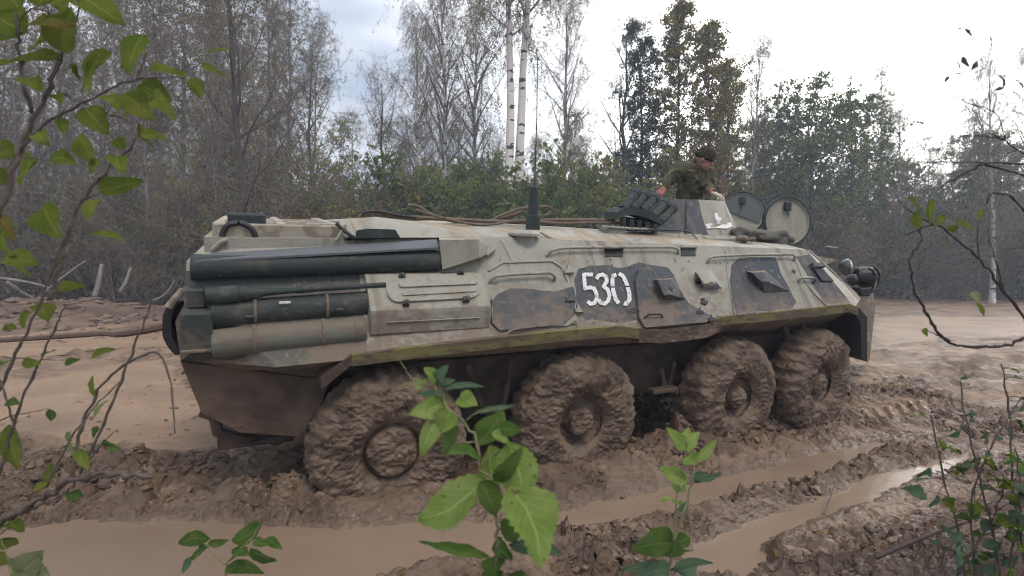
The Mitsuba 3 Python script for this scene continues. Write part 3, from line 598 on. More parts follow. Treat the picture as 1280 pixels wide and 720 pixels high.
# number 530, stencilled: a gap cuts the nought
def strokes(ls, w): return shapely.union_all([sg.LineString(l).buffer(w, cap_style='flat', join_style='round') for l in ls])
five = strokes([[(741, 343.5), (729.5, 343.5), (731, 361), (737, 359.5), (742, 361), (745, 367), (745.5, 373), (743, 379), (738, 380.5), (734, 377)]], 2.3)
three = strokes([[(745, 349), (748, 344.5), (753, 343.5), (757.5, 346.5), (758, 352), (754, 358.5), (759, 362), (761.5, 369), (760, 376), (755.5, 380), (750, 378.5), (748, 374.5)]], 2.3)
zero = strokes([[(770, 343.5), (766, 345), (765, 352), (766, 363), (769, 374), (773, 379.5)], [(773, 342.5), (778, 345), (783, 355), (786, 366), (786.5, 375), (782, 380.5), (779.5, 379.5)]], 2.4).difference(sg.LineString([(758, 359.6), (792, 358)]).buffer(.9))
off = lambda g: shapely.transform(g, lambda c: c + [0, 0])
for nm, g in (('five', five), ('three', three), ('zero', zero)): vp('painted_digit', sprism(off(g), .004, .0025), 'white_paint', smooth=False, label=f'white stencilled {nm} of the number 530')

# roof: engine deck with slatted louvres, raised cover, cable, aerial
def zbox(px, z0, h, name, mat='camo_paint', parent=None, ch=.0, label=None):
    b = vv(px, z=z0); vp(name, hull(np.vstack([b, b + [0, 0, h]])), mat, parent, smooth=False, label=label)
def roof_quad(x0, x1, ya, yb, z0, z1, name, mat='camo_paint', taper=.0, parent=None):
    b = np.array([(x0, ya, z0), (x1, ya, z0), (x1, yb, z0), (x0, yb, z0)]); t = b + [0, 0, z1 - z0]; t[:, 0] += np.array([taper, -taper, -taper, taper]); t[:, 1] += np.array([taper, taper, -taper, -taper])
    return vp(name, hull(np.vstack([b, t])), mat, parent, smooth=False)
ED_ = roof_quad(-1.30, -.42, -.98, .98, 1.84, 1.955, 'engine_deck')
for k in range(2):
    for j in range(4):
        xa = -1.20 + .40 * k
        vp('deck_slat', cbox((xa + .17, -.70 + .44 * j, 1.975), (.165, .15, .03), .02, [(1, 0, .0), (0, 1, .12), (0, -.12, 1)]), 'slate_paint', smooth=False)
for k in (-1.22, -.82, -.44): vp('deck_frame', cbox((k, 0, 2.0), (.035, .9, .05), .01), 'pale_cream', smooth=False)
for yy_ in (-.92, -.48, -.04, .40): vp('deck_frame', cbox((-.82, yy_, 1.992), (.43, .028, .052), .01), 'pale_cream', smooth=False)
rc = np.vstack([vv([(432, 297), (604, 297)], y=-1.0), vv([(424, 276), (470, 271), (560, 281), (606, 291)], y=-.72), np.array([(-.4, .8, 2.03), (.55, .8, 2.03), (-.4, .8, 1.95), (.55, .8, 1.95)])])
vp('raised_cover', hull(rc), 'camo_paint', smooth=False)
cd = vv([(445, 298), (447, 288), (460, 286), (494, 287), (500, 297)], y=-1.02); vp('cover_stain_plate', prism_y(cd[:, [0, 2]], -1.012, -1.002) if False else hull(np.vstack([cd + [0, -.006, 0], cd + [0, .05, .0]])), 'drab_paint', smooth=False)
bx1 = V(309, 283, y=-.4)
vp('deck_box', cbox(bx1, (.13, .12, .10), .015), 'drab_paint', smooth=False)
vp('lift_handle', tube(vv([(277, 302), (280, 288), (288, 280), (300, 279), (312, 284), (318, 292), (319, 298)], y=-.95), .019, 8, 24), 'black_paint', smooth=40)
vp('deck_post', tube(vv([(265, 312), (276, 302), (284, 300)], y=-1.0), .018, 6), 'pale_cream'); vp('deck_latch', tube(vv([(420, 279), (432, 290), (445, 299)], y=-1.0), .014, 6), 'drab_paint', smooth=40)
vp('deck_latch', tube(vv([(432, 281), (424, 294), (420, 300)], y=-1.0), .012, 6), 'camo_paint', smooth=40)
vp('roof_vent', cat([lathe([(.001, .07), (.10, .07), (.13, .05), (.13, .03), (.09, .028), (.085, -.06)][::-1], V(655, 299, y=-.93), (0, 0, 1), 24)]), 'camo_paint', smooth=30)
ab = V(666, 287, y=-.8)
AN = vp('aerial_base', lathe([(.062, 0), (.062, .12), (.05, .122), (.046, .14), (.048, .22), (.044, .23), (.040, .30), (.034, .36), (.018, .375), (.012, .40), (.001, .41)], ab, (0, 0, 1), 20), 'drab_paint', smooth=30)
vp('aerial_rod', tube([ab + [0, 0, .38], ab + [-.005, .0, .9], ab + [-.02, 0, 1.42]], [.006, .0045, .0035], 6), 'black_paint', AN)
for c in ((750, 297), (765, 289)): vp('roof_block', cbox(V(c[0], c[1], y=-.62), (.11, .07, .03), .01), 'camo_paint', smooth=False)
vp('roof_rail', tube([V(676, 290, y=-.9), V(690, 298, y=-.95), V(710, 302, y=-.97), V(780, 303, y=-.95), V(800, 299, y=-.9)], .012, 6, 24), 'camo_paint', smooth=40)
vp('roof_rail', tube([V(752, 283, y=-.7), V(800, 286, y=-.7), V(852, 288, y=-.7), V(862, 290, y=-.72), V(874, 301, y=-.8)], .014, 6, 24), 'camo_paint', smooth=40)
vp('rail_post', tube([V(852, 288, y=-.7), V(850, 298, y=-.75)], .014, 6), 'camo_paint')
# turret
tc = np.array([3.50, 0.0]); zb_, zt_ = 1.96, 2.385
def ring(c, r, z, n, ph=.0): a = np.arange(n) * 2 * np.pi / n + ph; return np.c_[c[0] + r * np.cos(a), c[1] + r * np.sin(a), np.full(n, z)]
tm_ = hull(np.vstack([ring(tc, .70, zb_, 18, .1), ring(tc + [.02, 0], .46, zt_, 18, .1)]))
TU = vp('turret', tm_, 'camo_paint', smooth=25)
vp('roof_ring', lathe([(.66, .03), (.75, .03), (.78, 0.0), (.78, -.06)][::-1], (tc[0], tc[1], 1.985), (0, 0, 1), 40), 'camo_paint', smooth=30)
# painted-out marking
def tside(px, py):
    for y in np.linspace(-.95, -.2, 400):
        q = V(px, py, y=y); k = np.clip((q[2] - zb_) / (zt_ - zb_), 0, 1); cx = tc[0] + .02 * k; rr = .70 + (.46 - .70) * k
        if math.hypot(q[0] - cx, q[1]) <= rr: return q
    return q
def turret_plate(px, d, name, mat, parent, label=None, seg=5):
    p = sg.Polygon(px); p = p.segmentize(seg); c = np.array(p.exterior.coords)[:-1]
    q = np.array([tside(*a) for a in c]); n = nrm(np.cross(q[len(q) // 3] - q[0], q[2 * len(q) // 3] - q[0])); n = n if n[1] < 0 else -n
    a = shapely.Polygon(c); tri = trimesh.creation.triangulate_polygon(sg.Polygon(c), engine='earcut')
    tv, tf = tri; q = np.array([tside(*a) for a in tv]); N = len(q)
    v = np.vstack([q + n * d, q - n * .01]); f = [tuple(t) for t in tf] + [tuple(t[::-1] + N) for t in np.asarray(tf)]
    m = trimesh.Trimesh(v, f, process=False)
    return vp(name, m, mat, parent, smooth=False, label=label)
turret_plate([(881, 281), (886, 279), (891, 280), (896, 278), (893, 272), (892, 267), (896, 266), (898, 271), (902, 273), (899, 278), (906, 279), (913, 278), (915, 283), (908, 286), (895, 285), (884, 286)], .006, 'painted_out_mark', 'white_paint', TU, 'rough white paint over an old marking')
vp('turret_seam', tube([tside(857, y) + np.array([0, -.004, 0]) for y in (252, 262, 275, 288, 297)], .007, 6), 'drab_paint', TU)
# smoke dischargers: six tubes in a fan on a crescent bracket
hood = [(768, 273), (770, 265), (780, 259.5), (792, 259), (806, 262), (818, 268), (827, 275), (826, 281), (812, 274), (797, 269.5), (783, 268.5), (774, 271)]
hq = vv(hood, y=-.70); hm_ = prism_y(hq[:, [0, 2]], -.72, -.52)
SMK = vp('smoke_bracket', hm_, 'drab_paint', TU, smooth=False)
vp('bracket_arm', hull(np.vstack([vv([(776, 272), (824, 280), (822, 290), (782, 288)], y=-.60), vv([(790, 268), (826, 276), (822, 288), (790, 286)], y=-.40)])), 'black_paint', TU, smooth=False)
for (a, b) in (((779, 262), (796, 240)), ((790, 262), (807, 242)), ((802, 264), (819, 246)), ((815, 270), (832, 253)), ((824, 277), (842, 259))):
    pa, pb = np.array(V(*a, y=-.66)), np.array(V(*b, y=-.56)); L = np.linalg.norm(pb - pa)
    vp('smoke_tube', lathe([(.001, 0), (.044, 0), (.048, .01), (.048, L - .06), (.055, L - .055), (.055, L), (.044, L), (.044, L - .06), (.001, L - .06)], pa, nrm(pb - pa), 18), 'drab_paint', TU, smooth=30)
for k in range(5):
    c = V(779 + 9.8 * k, 272 + 1.9 * k, y=-.69); vp('smoke_fitting', tube([c, c + [.01, .01, -.09]], .030, 10), 'drab_paint', TU, smooth=30)
# two open roof hatches, round lids with a rim
def hatch(px, rx_px, ry_px, y, name_label, tilt):
    c = V(*px, y=y); D = to_world(c)[1]; R_ = ry_px / 700 * D
    ax = nrm(np.array(tilt)); 
    k = vp('open_hatch', lathe([(.001, -.012), (R_ * .55, -.006), (R_ * .9, .0), (R_ * .93, .025), (R_, .025), (R_ * 1.02, .0), (R_ * .98, -.035), (.001, -.05)], c, ax, 40), 'camo_paint', smooth=30, label=name_label)
    u = nrm(np.cross(ax, [0, 0, 1.0])); w = np.cross(u, ax); w = w if w[2] > 0 else -w
    vp('hatch_catch', cat([cbox(c + ax * .02 + w * R_ * .62, (.04, .02, .05), .008, [u, ax, w]), tube([c + w * R_ * .55 + ax * .03, c + w * R_ * .2 + ax * .03], .008, 6)]), 'drab_paint', k, smooth=False)
    vp('hatch_rim', lathe([(R_ * .955, .030), (R_ * 1.0, .036), (R_ * 1.04, .028), (R_ * 1.04, -.02), (R_ * 1.0, -.03)], c, ax, 40), 'drab_paint', k, smooth=40)
    if y > 0:
        a_ = np.linspace(.3, 3.6, 20); q_ = [c + ax * .002 + R_ * .86 * (math.cos(t_) * u + math.sin(t_) * w) for t_ in a_]
        vp('slate_patch', hull(np.array(q_ + [p_ + ax * .012 for p_ in q_])), 'black_paint' if False else 'slate_paint', k, smooth=False, label='slate grey camouflage patch inside the lid')
    vp('hatch_hinge', cbox(c - w * R_ * 1.0, (.07, .03, .05), .01, [u, ax, w]), 'camo_paint', k, smooth=False)
    return k
camv = VR.T @ (EYE - VT)
hatch((983, 277), 25, 30, -.45, 'front roof hatch lid standing open, pale inside', nrm(camv - V(983, 277, y=-.45)) * [1, 1, .3] + [.55, 0, .1])
hatch((926, 268), 25, 28, .45, 'second roof hatch lid standing open behind the turret', nrm(camv - V(926, 268, y=.45)) * [1, 1, .3] + [-.1, 0, .25])
# bow: lamps, guards, wave board edge
bw = np.array([(4.55, -1.02, 1.88), (5.72, -.80, 1.34), (4.62, -1.38, 1.36)])
vp('bow_edge', tube([V(1011, 314, y=-1.03), V(1040, 340, y=-.98), V(1070, 372, y=-.92)], .02, 8), 'camo_paint', smooth=40)
def lamp(px, y, r, ax, name='headlight', mat='lamp_glass'):
    c = V(*px, y=y); k = vp(name, lathe([(.001, -.9 * r), (.55 * r, -.8 * r), (.9 * r, -.35 * r), (r, .05 * r), (1.05 * r, .15 * r), (1.03 * r, .3 * r), (.9 * r, .3 * r), (.8 * r, .5 * r), (.4 * r, .66 * r), (.001, .7 * r)], c, ax, 28), mat, smooth=40)
    return k, c
k1, c1 = lamp((1058, 334), -.88, .095, (.5, -.85, .1))
vp('lamp_bracket', tube([c1 - [0, 0, .06], c1 - [.05, -.05, .2], V(1050, 352, y=-.9)], .03, 8), 'camo_paint', k1)
k2_, c2 = lamp((1079, 346), -.72, .10, (.8, -.6, .0))
vp('lamp_hood', lathe([(.10, -.08), (.125, -.02), (.125, .09), (.118, .09), (.118, -.02)], c2, nrm([.8, -.5, 0]), 24), 'black_paint', k2_, smooth=40)
k4, c4 = lamp((1066, 350), -.78, .07, (.7, -.7, .0), mat='black_paint')
vp('lamp_guard', cat([tube([c2 + [.0, -.12, .14], c2 + [.12, -.12, .02], c2 + [.10, -.12, -.12], c2 + [0, -.1, -.16]], .014, 6, 14), tube([c2 + [-.1, -.12, .12], c2 + [.02, -.14, .0], c2 + [0, -.12, -.16]], .012, 6, 14), cbox(V(1076, 364, y=-.8), (.09, .07, .05), .01), tube(vv([(1071, 335), (1073, 345)], y=-.75), .016, 6)]), 'black_paint', smooth=40)
vp('marker_lamp', cbox(V(1093, 357, y=-.75), (.03, .03, .05), .006), 'pale_cream', smooth=False)
vp('bow_plate', hull(np.vstack([vv([(1072, 372), (1092, 366), (1094, 385), (1087, 450), (1083, 455)], y=-.85), vv([(1072, 372), (1092, 366), (1094, 385), (1087, 450)], y=.85)])), 'camo_paint', smooth=False)
vp('windscreen_guard', hull(np.vstack([vv([(1022, 320), (1034, 324), (1047, 325), (1032, 331)], y=-.85), vv([(1022, 321), (1034, 326), (1047, 327)], y=-.5)])), 'pale_cream', smooth=False)
vp('mirror_arm', tube(vv([(1033, 308), (1040, 309), (1046, 310)], y=-.5), .012, 6), 'camo_paint')

# ------------------------------------------------------------------ loose things lying on the vehicle
def lay(name, pts, r, mat, label, c, n=40, group=None):
    put(name, tube(np.array([to_world(p) for p in pts]), r, 7, n), mat, smooth=40, label=label, cat=c, group=group)
lay('tow_rope', [V(x, y, y=-.55) for x, y in [(455, 269), (470, 265), (500, 271), (540, 273), (600, 276), (650, 277), (668, 276), (720, 275), (768, 276)]], .017, 'rope', 'thick brown tow rope lying along the roof of the carrier', 'rope')
lay('tow_cable', [V(x, y, y=-.5) for x, y in [(510, 257), (516, 256), (530, 262), (545, 271), (580, 278), (600, 279), (630, 268), (655, 260), (668, 259), (686, 258), (689, 262), (680, 270)]], .014, 'rope', 'brown looped cable arching up around the aerial base on the roof', 'cable')
lay('wooden_pole', [V(590, 280, y=-.45), V(640, 270, y=-.45), V(660, 258, y=-.4)], .018, 'rust_cable', 'short dark pole propped against the aerial base on the roof', 'pole', 12)
lay('thin_rope', [V(x, y, y=-.62) for x, y in [(520, 262), (545, 270), (600, 281), (655, 276), (700, 279), (740, 278), (775, 279)]], .011, 'rope', 'thinner brown rope lying beside the thick tow rope on the roof', 'rope')
lay('black_hose', [V(x, y, y=-.6) for x, y in [(452, 272), (456, 266), (470, 264), (492, 268), (520, 272)]], .012, 'black_paint', 'short black hose looped on the raised cover of the roof', 'hose')
def lump(px, y0_, r, seed, flat=.6, n=5):
    pts = spline(np.array([V(a, b, y=y0_) for a, b in px]), n); hs = []
    for i, p in enumerate(pts): hs.append(m3.Manifold.sphere(r * (.85 + .3 * math.sin(i * 2.1 + seed)), 24).translate(p.tolist()))
    m = m3.Manifold.batch_hull([hs[0], hs[1]])
    for a, b in zip(hs, hs[1:]): m = m + m3.Manifold.batch_hull([a, b])
    m = tm(m.refine_to_length(.025)); v = m.vertices; m = trimesh.Trimesh(v, m.faces, process=True); trimesh.smoothing.filter_taubin(m, iterations=8)
    q = m.vertices; m.vertices = q + m.vertex_normals * (.05 * (np.abs(2 * meshkit.noise(q * [7, 9, 14] + seed, seed) - 1) - .5))[:, None]
    return m
cm = lump([(925, 291), (945, 293), (965, 296), (990, 301)], -.72, .085, 2); cm.vertices = to_world(cm.vertices)
put('canvas_roll', cm, 'canvas', smooth=True, label='grey crumpled canvas roll lying between the turret and the front hatch', cat='canvas roll')
cm = lump([(922, 299), (940, 300)], -.86, .05, 4); cm.vertices = to_world(cm.vertices)
put('rolled_hose', cm, 'rope', smooth=True, label='small dark bundle beside the turret foot under the canvas roll', cat='bundle')
lay('towing_hawser', [V(226, 404, y=-.6), V(200, 410, y=-.6)] + [VR.T @ (P(x, y, D) - VT) for x, y, D in [(120, 417, 5.0), (20, 424, 5.6), (-160, 434, 6.6), (-420, 448, 8.2)]], .027, 'rust_cable', 'rusty brown steel hawser stretched out from the tail of the carrier', 'hawser')
# ------------------------------------------------------------------ the wood: prototypes
def leaves_at(pts, size, r, aspect=.6, droop=0.0):
    """diamond leaves of random attitude at pts"""
    N = len(pts); d = nrm(r.normal(size=(N, 3)) + [0, 0, -droop]); u = nrm(np.cross(d, r.normal(size=(N, 3)))); s = size * r.uniform(.6, 1.35, (N, 1))
    v = np.stack([pts, pts + d * s * .5 + u * s * aspect * .5, pts + d * s, pts + d * s * .5 - u * s * aspect * .5], 1).reshape(-1, 3)
    f = (np.array([[0, 1, 2], [0, 2, 3]])[None] + 4 * np.arange(N)[:, None, None]).reshape(-1, 3)
    return v, f
def grow(starts, dirs, lengths, r0, r1, K, bend, wob, r):
    """paths (N,K,3) that leave starts along dirs and bend by the vector bend per unit"""
    N = len(starts); p = np.empty((N, K, 3)); p[:, 0] = starts; d = nrm(dirs); st_ = (lengths / (K - 1))[:, None]
    for k in range(1, K):
        d = nrm(d + np.asarray(bend) / (K - 1) + wob * r.normal(size=(N, 3))); p[:, k] = p[:, k - 1] + d * st_
    rad = np.linspace(1, 0, K)[None] * (r0 - r1)[:, None] + r1[:, None]
    return p, rad
def pick(paths, rad, n, lo, hi, r):
    N, K, _ = paths.shape; i = r.integers(0, N, n) if n != N * (n // N) else np.repeat(np.arange(N), n // N)
    u = (lo + (hi - lo) * r.random(n)) * (K - 1); k = np.minimum(u.astype(int), K - 2); w = (u - k)[:, None]
    p = paths[i, k] * (1 - w) + paths[i, k + 1] * w; t = nrm(paths[i, k + 1] - paths[i, k]); rr = rad[i, k] * (1 - w[:, 0]) + rad[i, k + 1] * w[:, 0]
    return p, t, rr
def merge(*vf):
    vs, fs, at = [], [], 0
    for v, f in vf: vs.append(v); fs.append(f + at); at += len(v)
    return np.vstack(vs), np.vstack(fs)
def tree(seed, H_=16.0, tr=.14, np_=34, base=.3, plen=3.0, elev=.8, pbend=(0, 0, .2), ns=9, slen=1.1, sbend=(0, 0, -.6), nt=5, tlen=.45, tbend=(0, 0, -.8), nl=3000, lsize=.07, profile='birch', lean=.03, lo=.2, twr=.0055, lz=(0, 1)):
    r = np.random.default_rng(seed)
    K = 14; z = np.linspace(0, 1, K); wob = np.cumsum(r.normal(size=(K, 2)) * lean * .5, axis=0) + np.outer(z, r.normal(size=2) * lean * 2)
    trunk = np.c_[wob * H_ * .25, z * H_][None]; trunk[0, 0, :2] = 0
    trad = (tr * np.clip(1 - z, .03, 1) ** .85 * (1 + .5 * np.exp(-z * 28)))[None]
    u = base + (1 - base) * (np.arange(np_) + r.random(np_)) / np_; k = np.minimum((u * (K - 1)).astype(int), K - 2); w = (u * (K - 1) - k)[:, None]
    b = trunk[0, k] * (1 - w) + trunk[0, k + 1] * w; br = trad[0, k] * (1 - w[:, 0]) + trad[0, k + 1] * w[:, 0]
    az = np.arange(np_) * 2.4 + r.normal(size=np_) * .5; c = (u - base) / (1 - base)
    shape = {'birch': np.sin(np.pi * np.clip(.22 + .72 * c, 0, 1)) ** .8, 'round': np.sqrt(np.clip(1 - (1.9 * c - .85) ** 2, .05, 1)), 'cone': np.clip(1.02 - c, .06, 1), 'column': np.clip(.75 + .4 * r.random(np_) - .65 * c ** 3, .1, 1)}[profile]
    L = plen * shape * r.uniform(.65, 1.25, np_); el = elev * r.uniform(.7, 1.25, np_) + .25 * c
    dr_ = np.c_[np.cos(az) * np.cos(el), np.sin(az) * np.cos(el), np.sin(el)]
    p1, r1 = grow(b, dr_, L, np.minimum(br * .55, .012 + .014 * L), np.full(np_, .006), 7, pbend, .10, r)
    q, t, rr = pick(p1, r1, np_ * ns, lo, 1.0, r)
    d2 = nrm(t * .7 + r.normal(size=t.shape) * .75); l2 = slen * r.uniform(.5, 1.4, len(q)) * np.repeat(.45 + .55 * shape, ns)
    p2, r2 = grow(q, d2, l2, np.minimum(rr * .6, .010), np.full(len(q), twr * .8), 5, sbend, .12, r)
    q3, t3, rr3 = pick(p2, r2, len(q) * nt, .15, 1.0, r)
    d3 = nrm(t3 * .6 + r.normal(size=t3.shape) * .8); p3_, r3 = grow(q3, d3, tlen * r.uniform(.5, 1.5, len(q3)), np.full(len(q3), twr), np.full(len(q3), twr * .55), 4, tbend, .12, r)
    out = {'trunk': tubes(trunk, trad, 10), 'limbs': tubes(p1, r1, 5), 'twigs': merge(tubes(p2, r2, 3), tubes(p3_, r3, 3))}
    if nl:
        ql, _, _ = pick(p3_, r3, nl, .2, 1.0, r)
        zz = ql[:, 2] / H_; ql = ql[(zz >= lz[0]) & (zz <= lz[1])]
        # leaves stand in clumps: some sprays keep none
        keep = meshkit.noise(ql * .9 + seed, seed) > .30; ql = ql[keep] + r.normal(size=(keep.sum(), 3)) * .03
        out['foliage'] = leaves_at(ql, lsize, r, .65, .5)
    return out
def shrub(seed, H_=3.0, stems=9, spread=.9, nl=900, lsize=.06, ns=14):
    r = np.random.default_rng(seed); az = r.random(stems) * 6.28; el = r.uniform(.9, 1.45, stems)
    d = np.c_[np.cos(az) * np.cos(el), np.sin(az) * np.cos(el), np.sin(el)]; b = np.c_[r.normal(size=(stems, 2)) * spread * .3, np.full(stems, -.1)]
    p1, r1 = grow(b, d, H_ * r.uniform(.6, 1.15, stems), np.full(stems, .022), np.full(stems, .006), 7, (0, 0, .1), .09, r)
    q, t, rr = pick(p1, r1, stems * ns, .15, 1, r); p2, r2 = grow(q, nrm(t * .8 + r.normal(size=t.shape) * .6), .26 * H_ * r.uniform(.5, 1.4, len(q)), np.full(len(q), .008), np.full(len(q), .004), 5, (0, 0, .1), .12, r)
    q3, t3, _ = pick(p2, r2, len(q) * 5, .2, 1, r); p3_, r3 = grow(q3, nrm(t3 * .7 + r.normal(size=t3.shape) * .7), .10 * H_ * r.uniform(.5, 1.5, len(q3)), np.full(len(q3), .0045), np.full(len(q3), .003), 3, (0, 0, 0), .1, r)
    out = {'stems': tubes(p1, r1, 5), 'twigs': merge(tubes(p2, r2, 3), tubes(p3_, r3, 3))}
    if nl: ql, _, _ = pick(p3_, r3, nl, .1, 1, r); out['foliage'] = leaves_at(ql + r.normal(size=ql.shape) * .03, lsize, r, .65, .3)
    return out
SG = {}
def group(name, parts, mats):
    g = {'type': 'shapegroup'}
    for k, vf in parts.items(): g[k] = mikit.ply(vf, mats[k], smooth=(k in ('trunk', 'limbs', 'stems')))
    scene['proto_' + name] = g; SG[name] = list(parts)
def plant(proto, name, x, y, z=None, scale=1.0, rot=0.0, tilt=(0, 0), label=None, c='tree', grp=None):
    key = numbered(name); z = H(x, y) - .12 if z is None else z
    tw = T().translate([float(x), float(y), float(z)]).rotate([0, 0, 1], math.degrees(rot))
    if tilt != (0, 0): tw = T().translate([float(x), float(y), float(z)]).rotate([0, 1, 0], tilt[0]).rotate([1, 0, 0], tilt[1]).rotate([0, 0, 1], math.degrees(rot))
    scene[key] = {'type': 'instance', 'shapegroup': {'type': 'ref', 'id': 'proto_' + proto}, 'to_world': tw.scale(float(scale))}
    tag(key, label, c, grp)
    return key
BM = dict(trunk='white_bark', limbs='grey_bark', twigs='twig_bark', foliage='leaf_birch', stems='twig_bark')
GM = {**BM, 'trunk': 'grey_bark'}; DM = dict(trunk='dark_bark', limbs='dark_bark', twigs='dark_twig', foliage='leaf_green', stems='dark_twig')
for k in range(4): group(f'bare{k}', tree(100 + k, 16, .12, 34, .22 + .05 * k, 2.3, .95, (0, 0, .25), 8, 1.0, (0, 0, -.25), 5, .5, (0, 0, -.5), 5200, .095), GM)
for k in range(2): group(f'alder{k}', tree(120 + k, 13, .17, 22, .25, 3.6, .75, (0, 0, .55), 9, 1.2, (0, 0, .3), 5, .5, (0, 0, .1), 2600, .08, 'round', .05), dict(GM, trunk='dark_bark', limbs='dark_bark', twigs='dark_twig'))
for k in range(2): group(f'weeping{k}', tree(130 + k, 21, .20, 46, .24, 4.2, .95, (0, 0, -.15), 11, 1.7, (0, 0, -1.6), 6, .8, (0, 0, -2.0), 15000, .085, 'birch', .02), BM)
for k in range(2): group(f'whitebirch{k}', tree(135 + k, 21, .235, 34, .52, 3.8, .95, (0, 0, -.15), 11, 1.8, (0, 0, -1.5), 6, .8, (0, 0, -2.0), 15000, .085, 'birch', .012), BM)
for k in range(2): group(f'aspen{k}', tree(140 + k, 17, .15, 44, .30, 2.4, .8, (0, 0, .1), 9, .9, (0, 0, .1), 5, .4, (0, 0, 0), 17000, .15, 'column', .03), dict(DM, foliage=['leaf_gold', 'leaf_amber'][k], trunk='dark_bark'))
group('dark_pine', tree(150, 15, .15, 54, .34, 1.5, .25, (0, 0, .25), 9, .6, (0, 0, .2), 6, .28, (0, 0, .1), 18000, .12, 'column', .02), dict(DM, foliage='needle'))
for k in range(2): group(f'leafy{k}', tree(160 + k, 12, .17, 36, .16, 3.6, .6, (0, 0, .3), 9, 1.2, (0, 0, .1), 5, .5, (0, 0, 0), 18000, .16, 'round', .04), dict(DM, foliage='leaf_green'))
for k in range(2): group(f'young{k}', tree(170 + k, 8, .06, 26, .15, 1.3, .9, (0, 0, .2), 7, .6, (0, 0, 0), 4, .3, (0, 0, -.2), 2600, .095, 'birch', .04), dict(GM, foliage='leaf_gold'))
for k in range(2): group(f'thicket{k}', shrub(180 + k, 4.2, 12, 1.6, 3600, .10), dict(BM, foliage='leaf_brown'))
for k in range(2): group(f'bush{k}', shrub(190 + k, 3.4, 11, 1.3, 5200, .14), dict(DM, foliage='leaf_green'))
group('goldbush', shrub(195, 3.6, 10, 1.2, 3000, .11), dict(BM, foliage='leaf_gold'))

def at(px, D): return (px - 640) / F * D, D
def hgt(top, D, x): return (HOR - top) / F * D + EYE[2] - H(x, D)
R = random.Random(11)
PH = {'bare': 16, 'alder': 13, 'weeping': 21, 'whitebirch': 21, 'aspen': 17, 'dark_pine': 15, 'leafy': 12, 'young': 8}
def stand(proto, name, px, D, top, label, rot=None, grp=None, tilt=(0, 0)):
    x, y = at(px, D); s = hgt(top, D, x) / PH[proto.rstrip('0123456789')]
    return plant(proto, name, x, y, scale=s, rot=R.random() * 6.28 if rot is None else rot, label=label, grp=grp, tilt=tilt)
# trees that can be told apart
stand('whitebirch0', 'white_birch', 629, 25, -260, 'left one of the twin tall birches with thick white stems above the aerial', 0.4, tilt=(1.6, 0))
stand('whitebirch1', 'white_birch', 641, 25.2, -280, 'right one of the twin tall birches with thick white stems above the aerial', 2.1, tilt=(2.7, 0))
stand('weeping0', 'grey_birch', 556, 30, -90, 'tall grey birch with a drooping crown left of the twin white birches', 3.3)
stand('weeping1', 'grey_birch', 597, 33, -60, 'birch with a thin trunk close behind the left white birch', 1.2)
stand('weeping1', 'grey_birch', 700, 36, -30, 'birch whose fine hanging twigs fill the sky right of the twin white stems', 5.0)
stand('weeping0', 'grey_birch', 520, 38, 10, 'slim hazy birch at the left edge of the tall birch clump', 2.6)
stand('alder0', 'bare_alder', 478, 27, 90, 'dark forked alder standing alone in the gap of sky left of the birches', 1.1)
stand('alder1', 'bare_alder', 304, 19.5, -60, 'dark old tree with a long bare bough reaching out over the tail of the carrier', 5.6)
stand('alder0', 'bare_alder', 392, 30, 60, 'leaning dark tree with twisting bare boughs at the left edge of the sky gap', 2.5)
stand('young0', 'young_birch', 420, 24, 150, 'young yellowing birch below the gap of sky behind the engine deck')
stand('young1', 'young_birch', 715, 34, 160, 'thin young birch right of the white birch stems')
stand('young0', 'young_birch', 738, 40, 200, 'small sapling against the sky left of the dark pine')
stand('alder1', 'bare_alder', 766, 40, 30, 'thin bare tree with sparse side twigs left of the dark pine', 0.3)
stand('dark_pine', 'dark_pine', 803, 33, 26, 'narrow dark green conifer left of the golden aspens', 0.5)
stand('aspen0', 'golden_aspen', 850, 32, 4, 'tallest golden green aspen above the crewman', 0.2)
stand('aspen1', 'golden_aspen', 884, 33, 30, 'golden brown aspen right of the crewman\'s cap', 2.2)
stand('aspen0', 'golden_aspen', 908, 35, 75, 'shorter reddish gold aspen at the right end of the aspen group', 4.0)
stand('weeping0', 'grey_birch', 940, 42, 44, 'pale grey birch between the golden aspens and the round green tree', 0.9)
stand('leafy0', 'round_tree', 1010, 38, 96, 'broad round green tree behind the open front hatch', 0.6)
stand('leafy1', 'round_tree', 1066, 42, 128, 'smaller green tree at the right shoulder of the round tree', 3.0)
stand('leafy1', 'round_tree', 965, 45, 150, 'hazy green tree left behind the round tree', 1.0)
stand('bare1', 'bare_birch', 1102, 44, 84, 'thin bare birch rising above the wood right of the round tree')
stand('weeping1', 'grey_birch', 1130, 46, 126, 'feathery birch in the middle of the right hand wood', 2.0)
stand('bare2', 'bare_birch', 1160, 48, 170, 'low bare birch where the wood dips to the right')
stand('weeping0', 'grey_birch', 1240, 36, 66, 'large hazy birch at the right edge of the picture', 4.4)
stand('weeping1', 'grey_birch', 1290, 33, 40, 'birch cut by the right edge of the picture', 0.1)
stand('bare0', 'bare_birch', 1215, 44, 120, 'bare birch left behind the large hazy birch')
stand('bare3', 'bare_birch', 1330, 38, 60, 'birch just beyond the right edge')
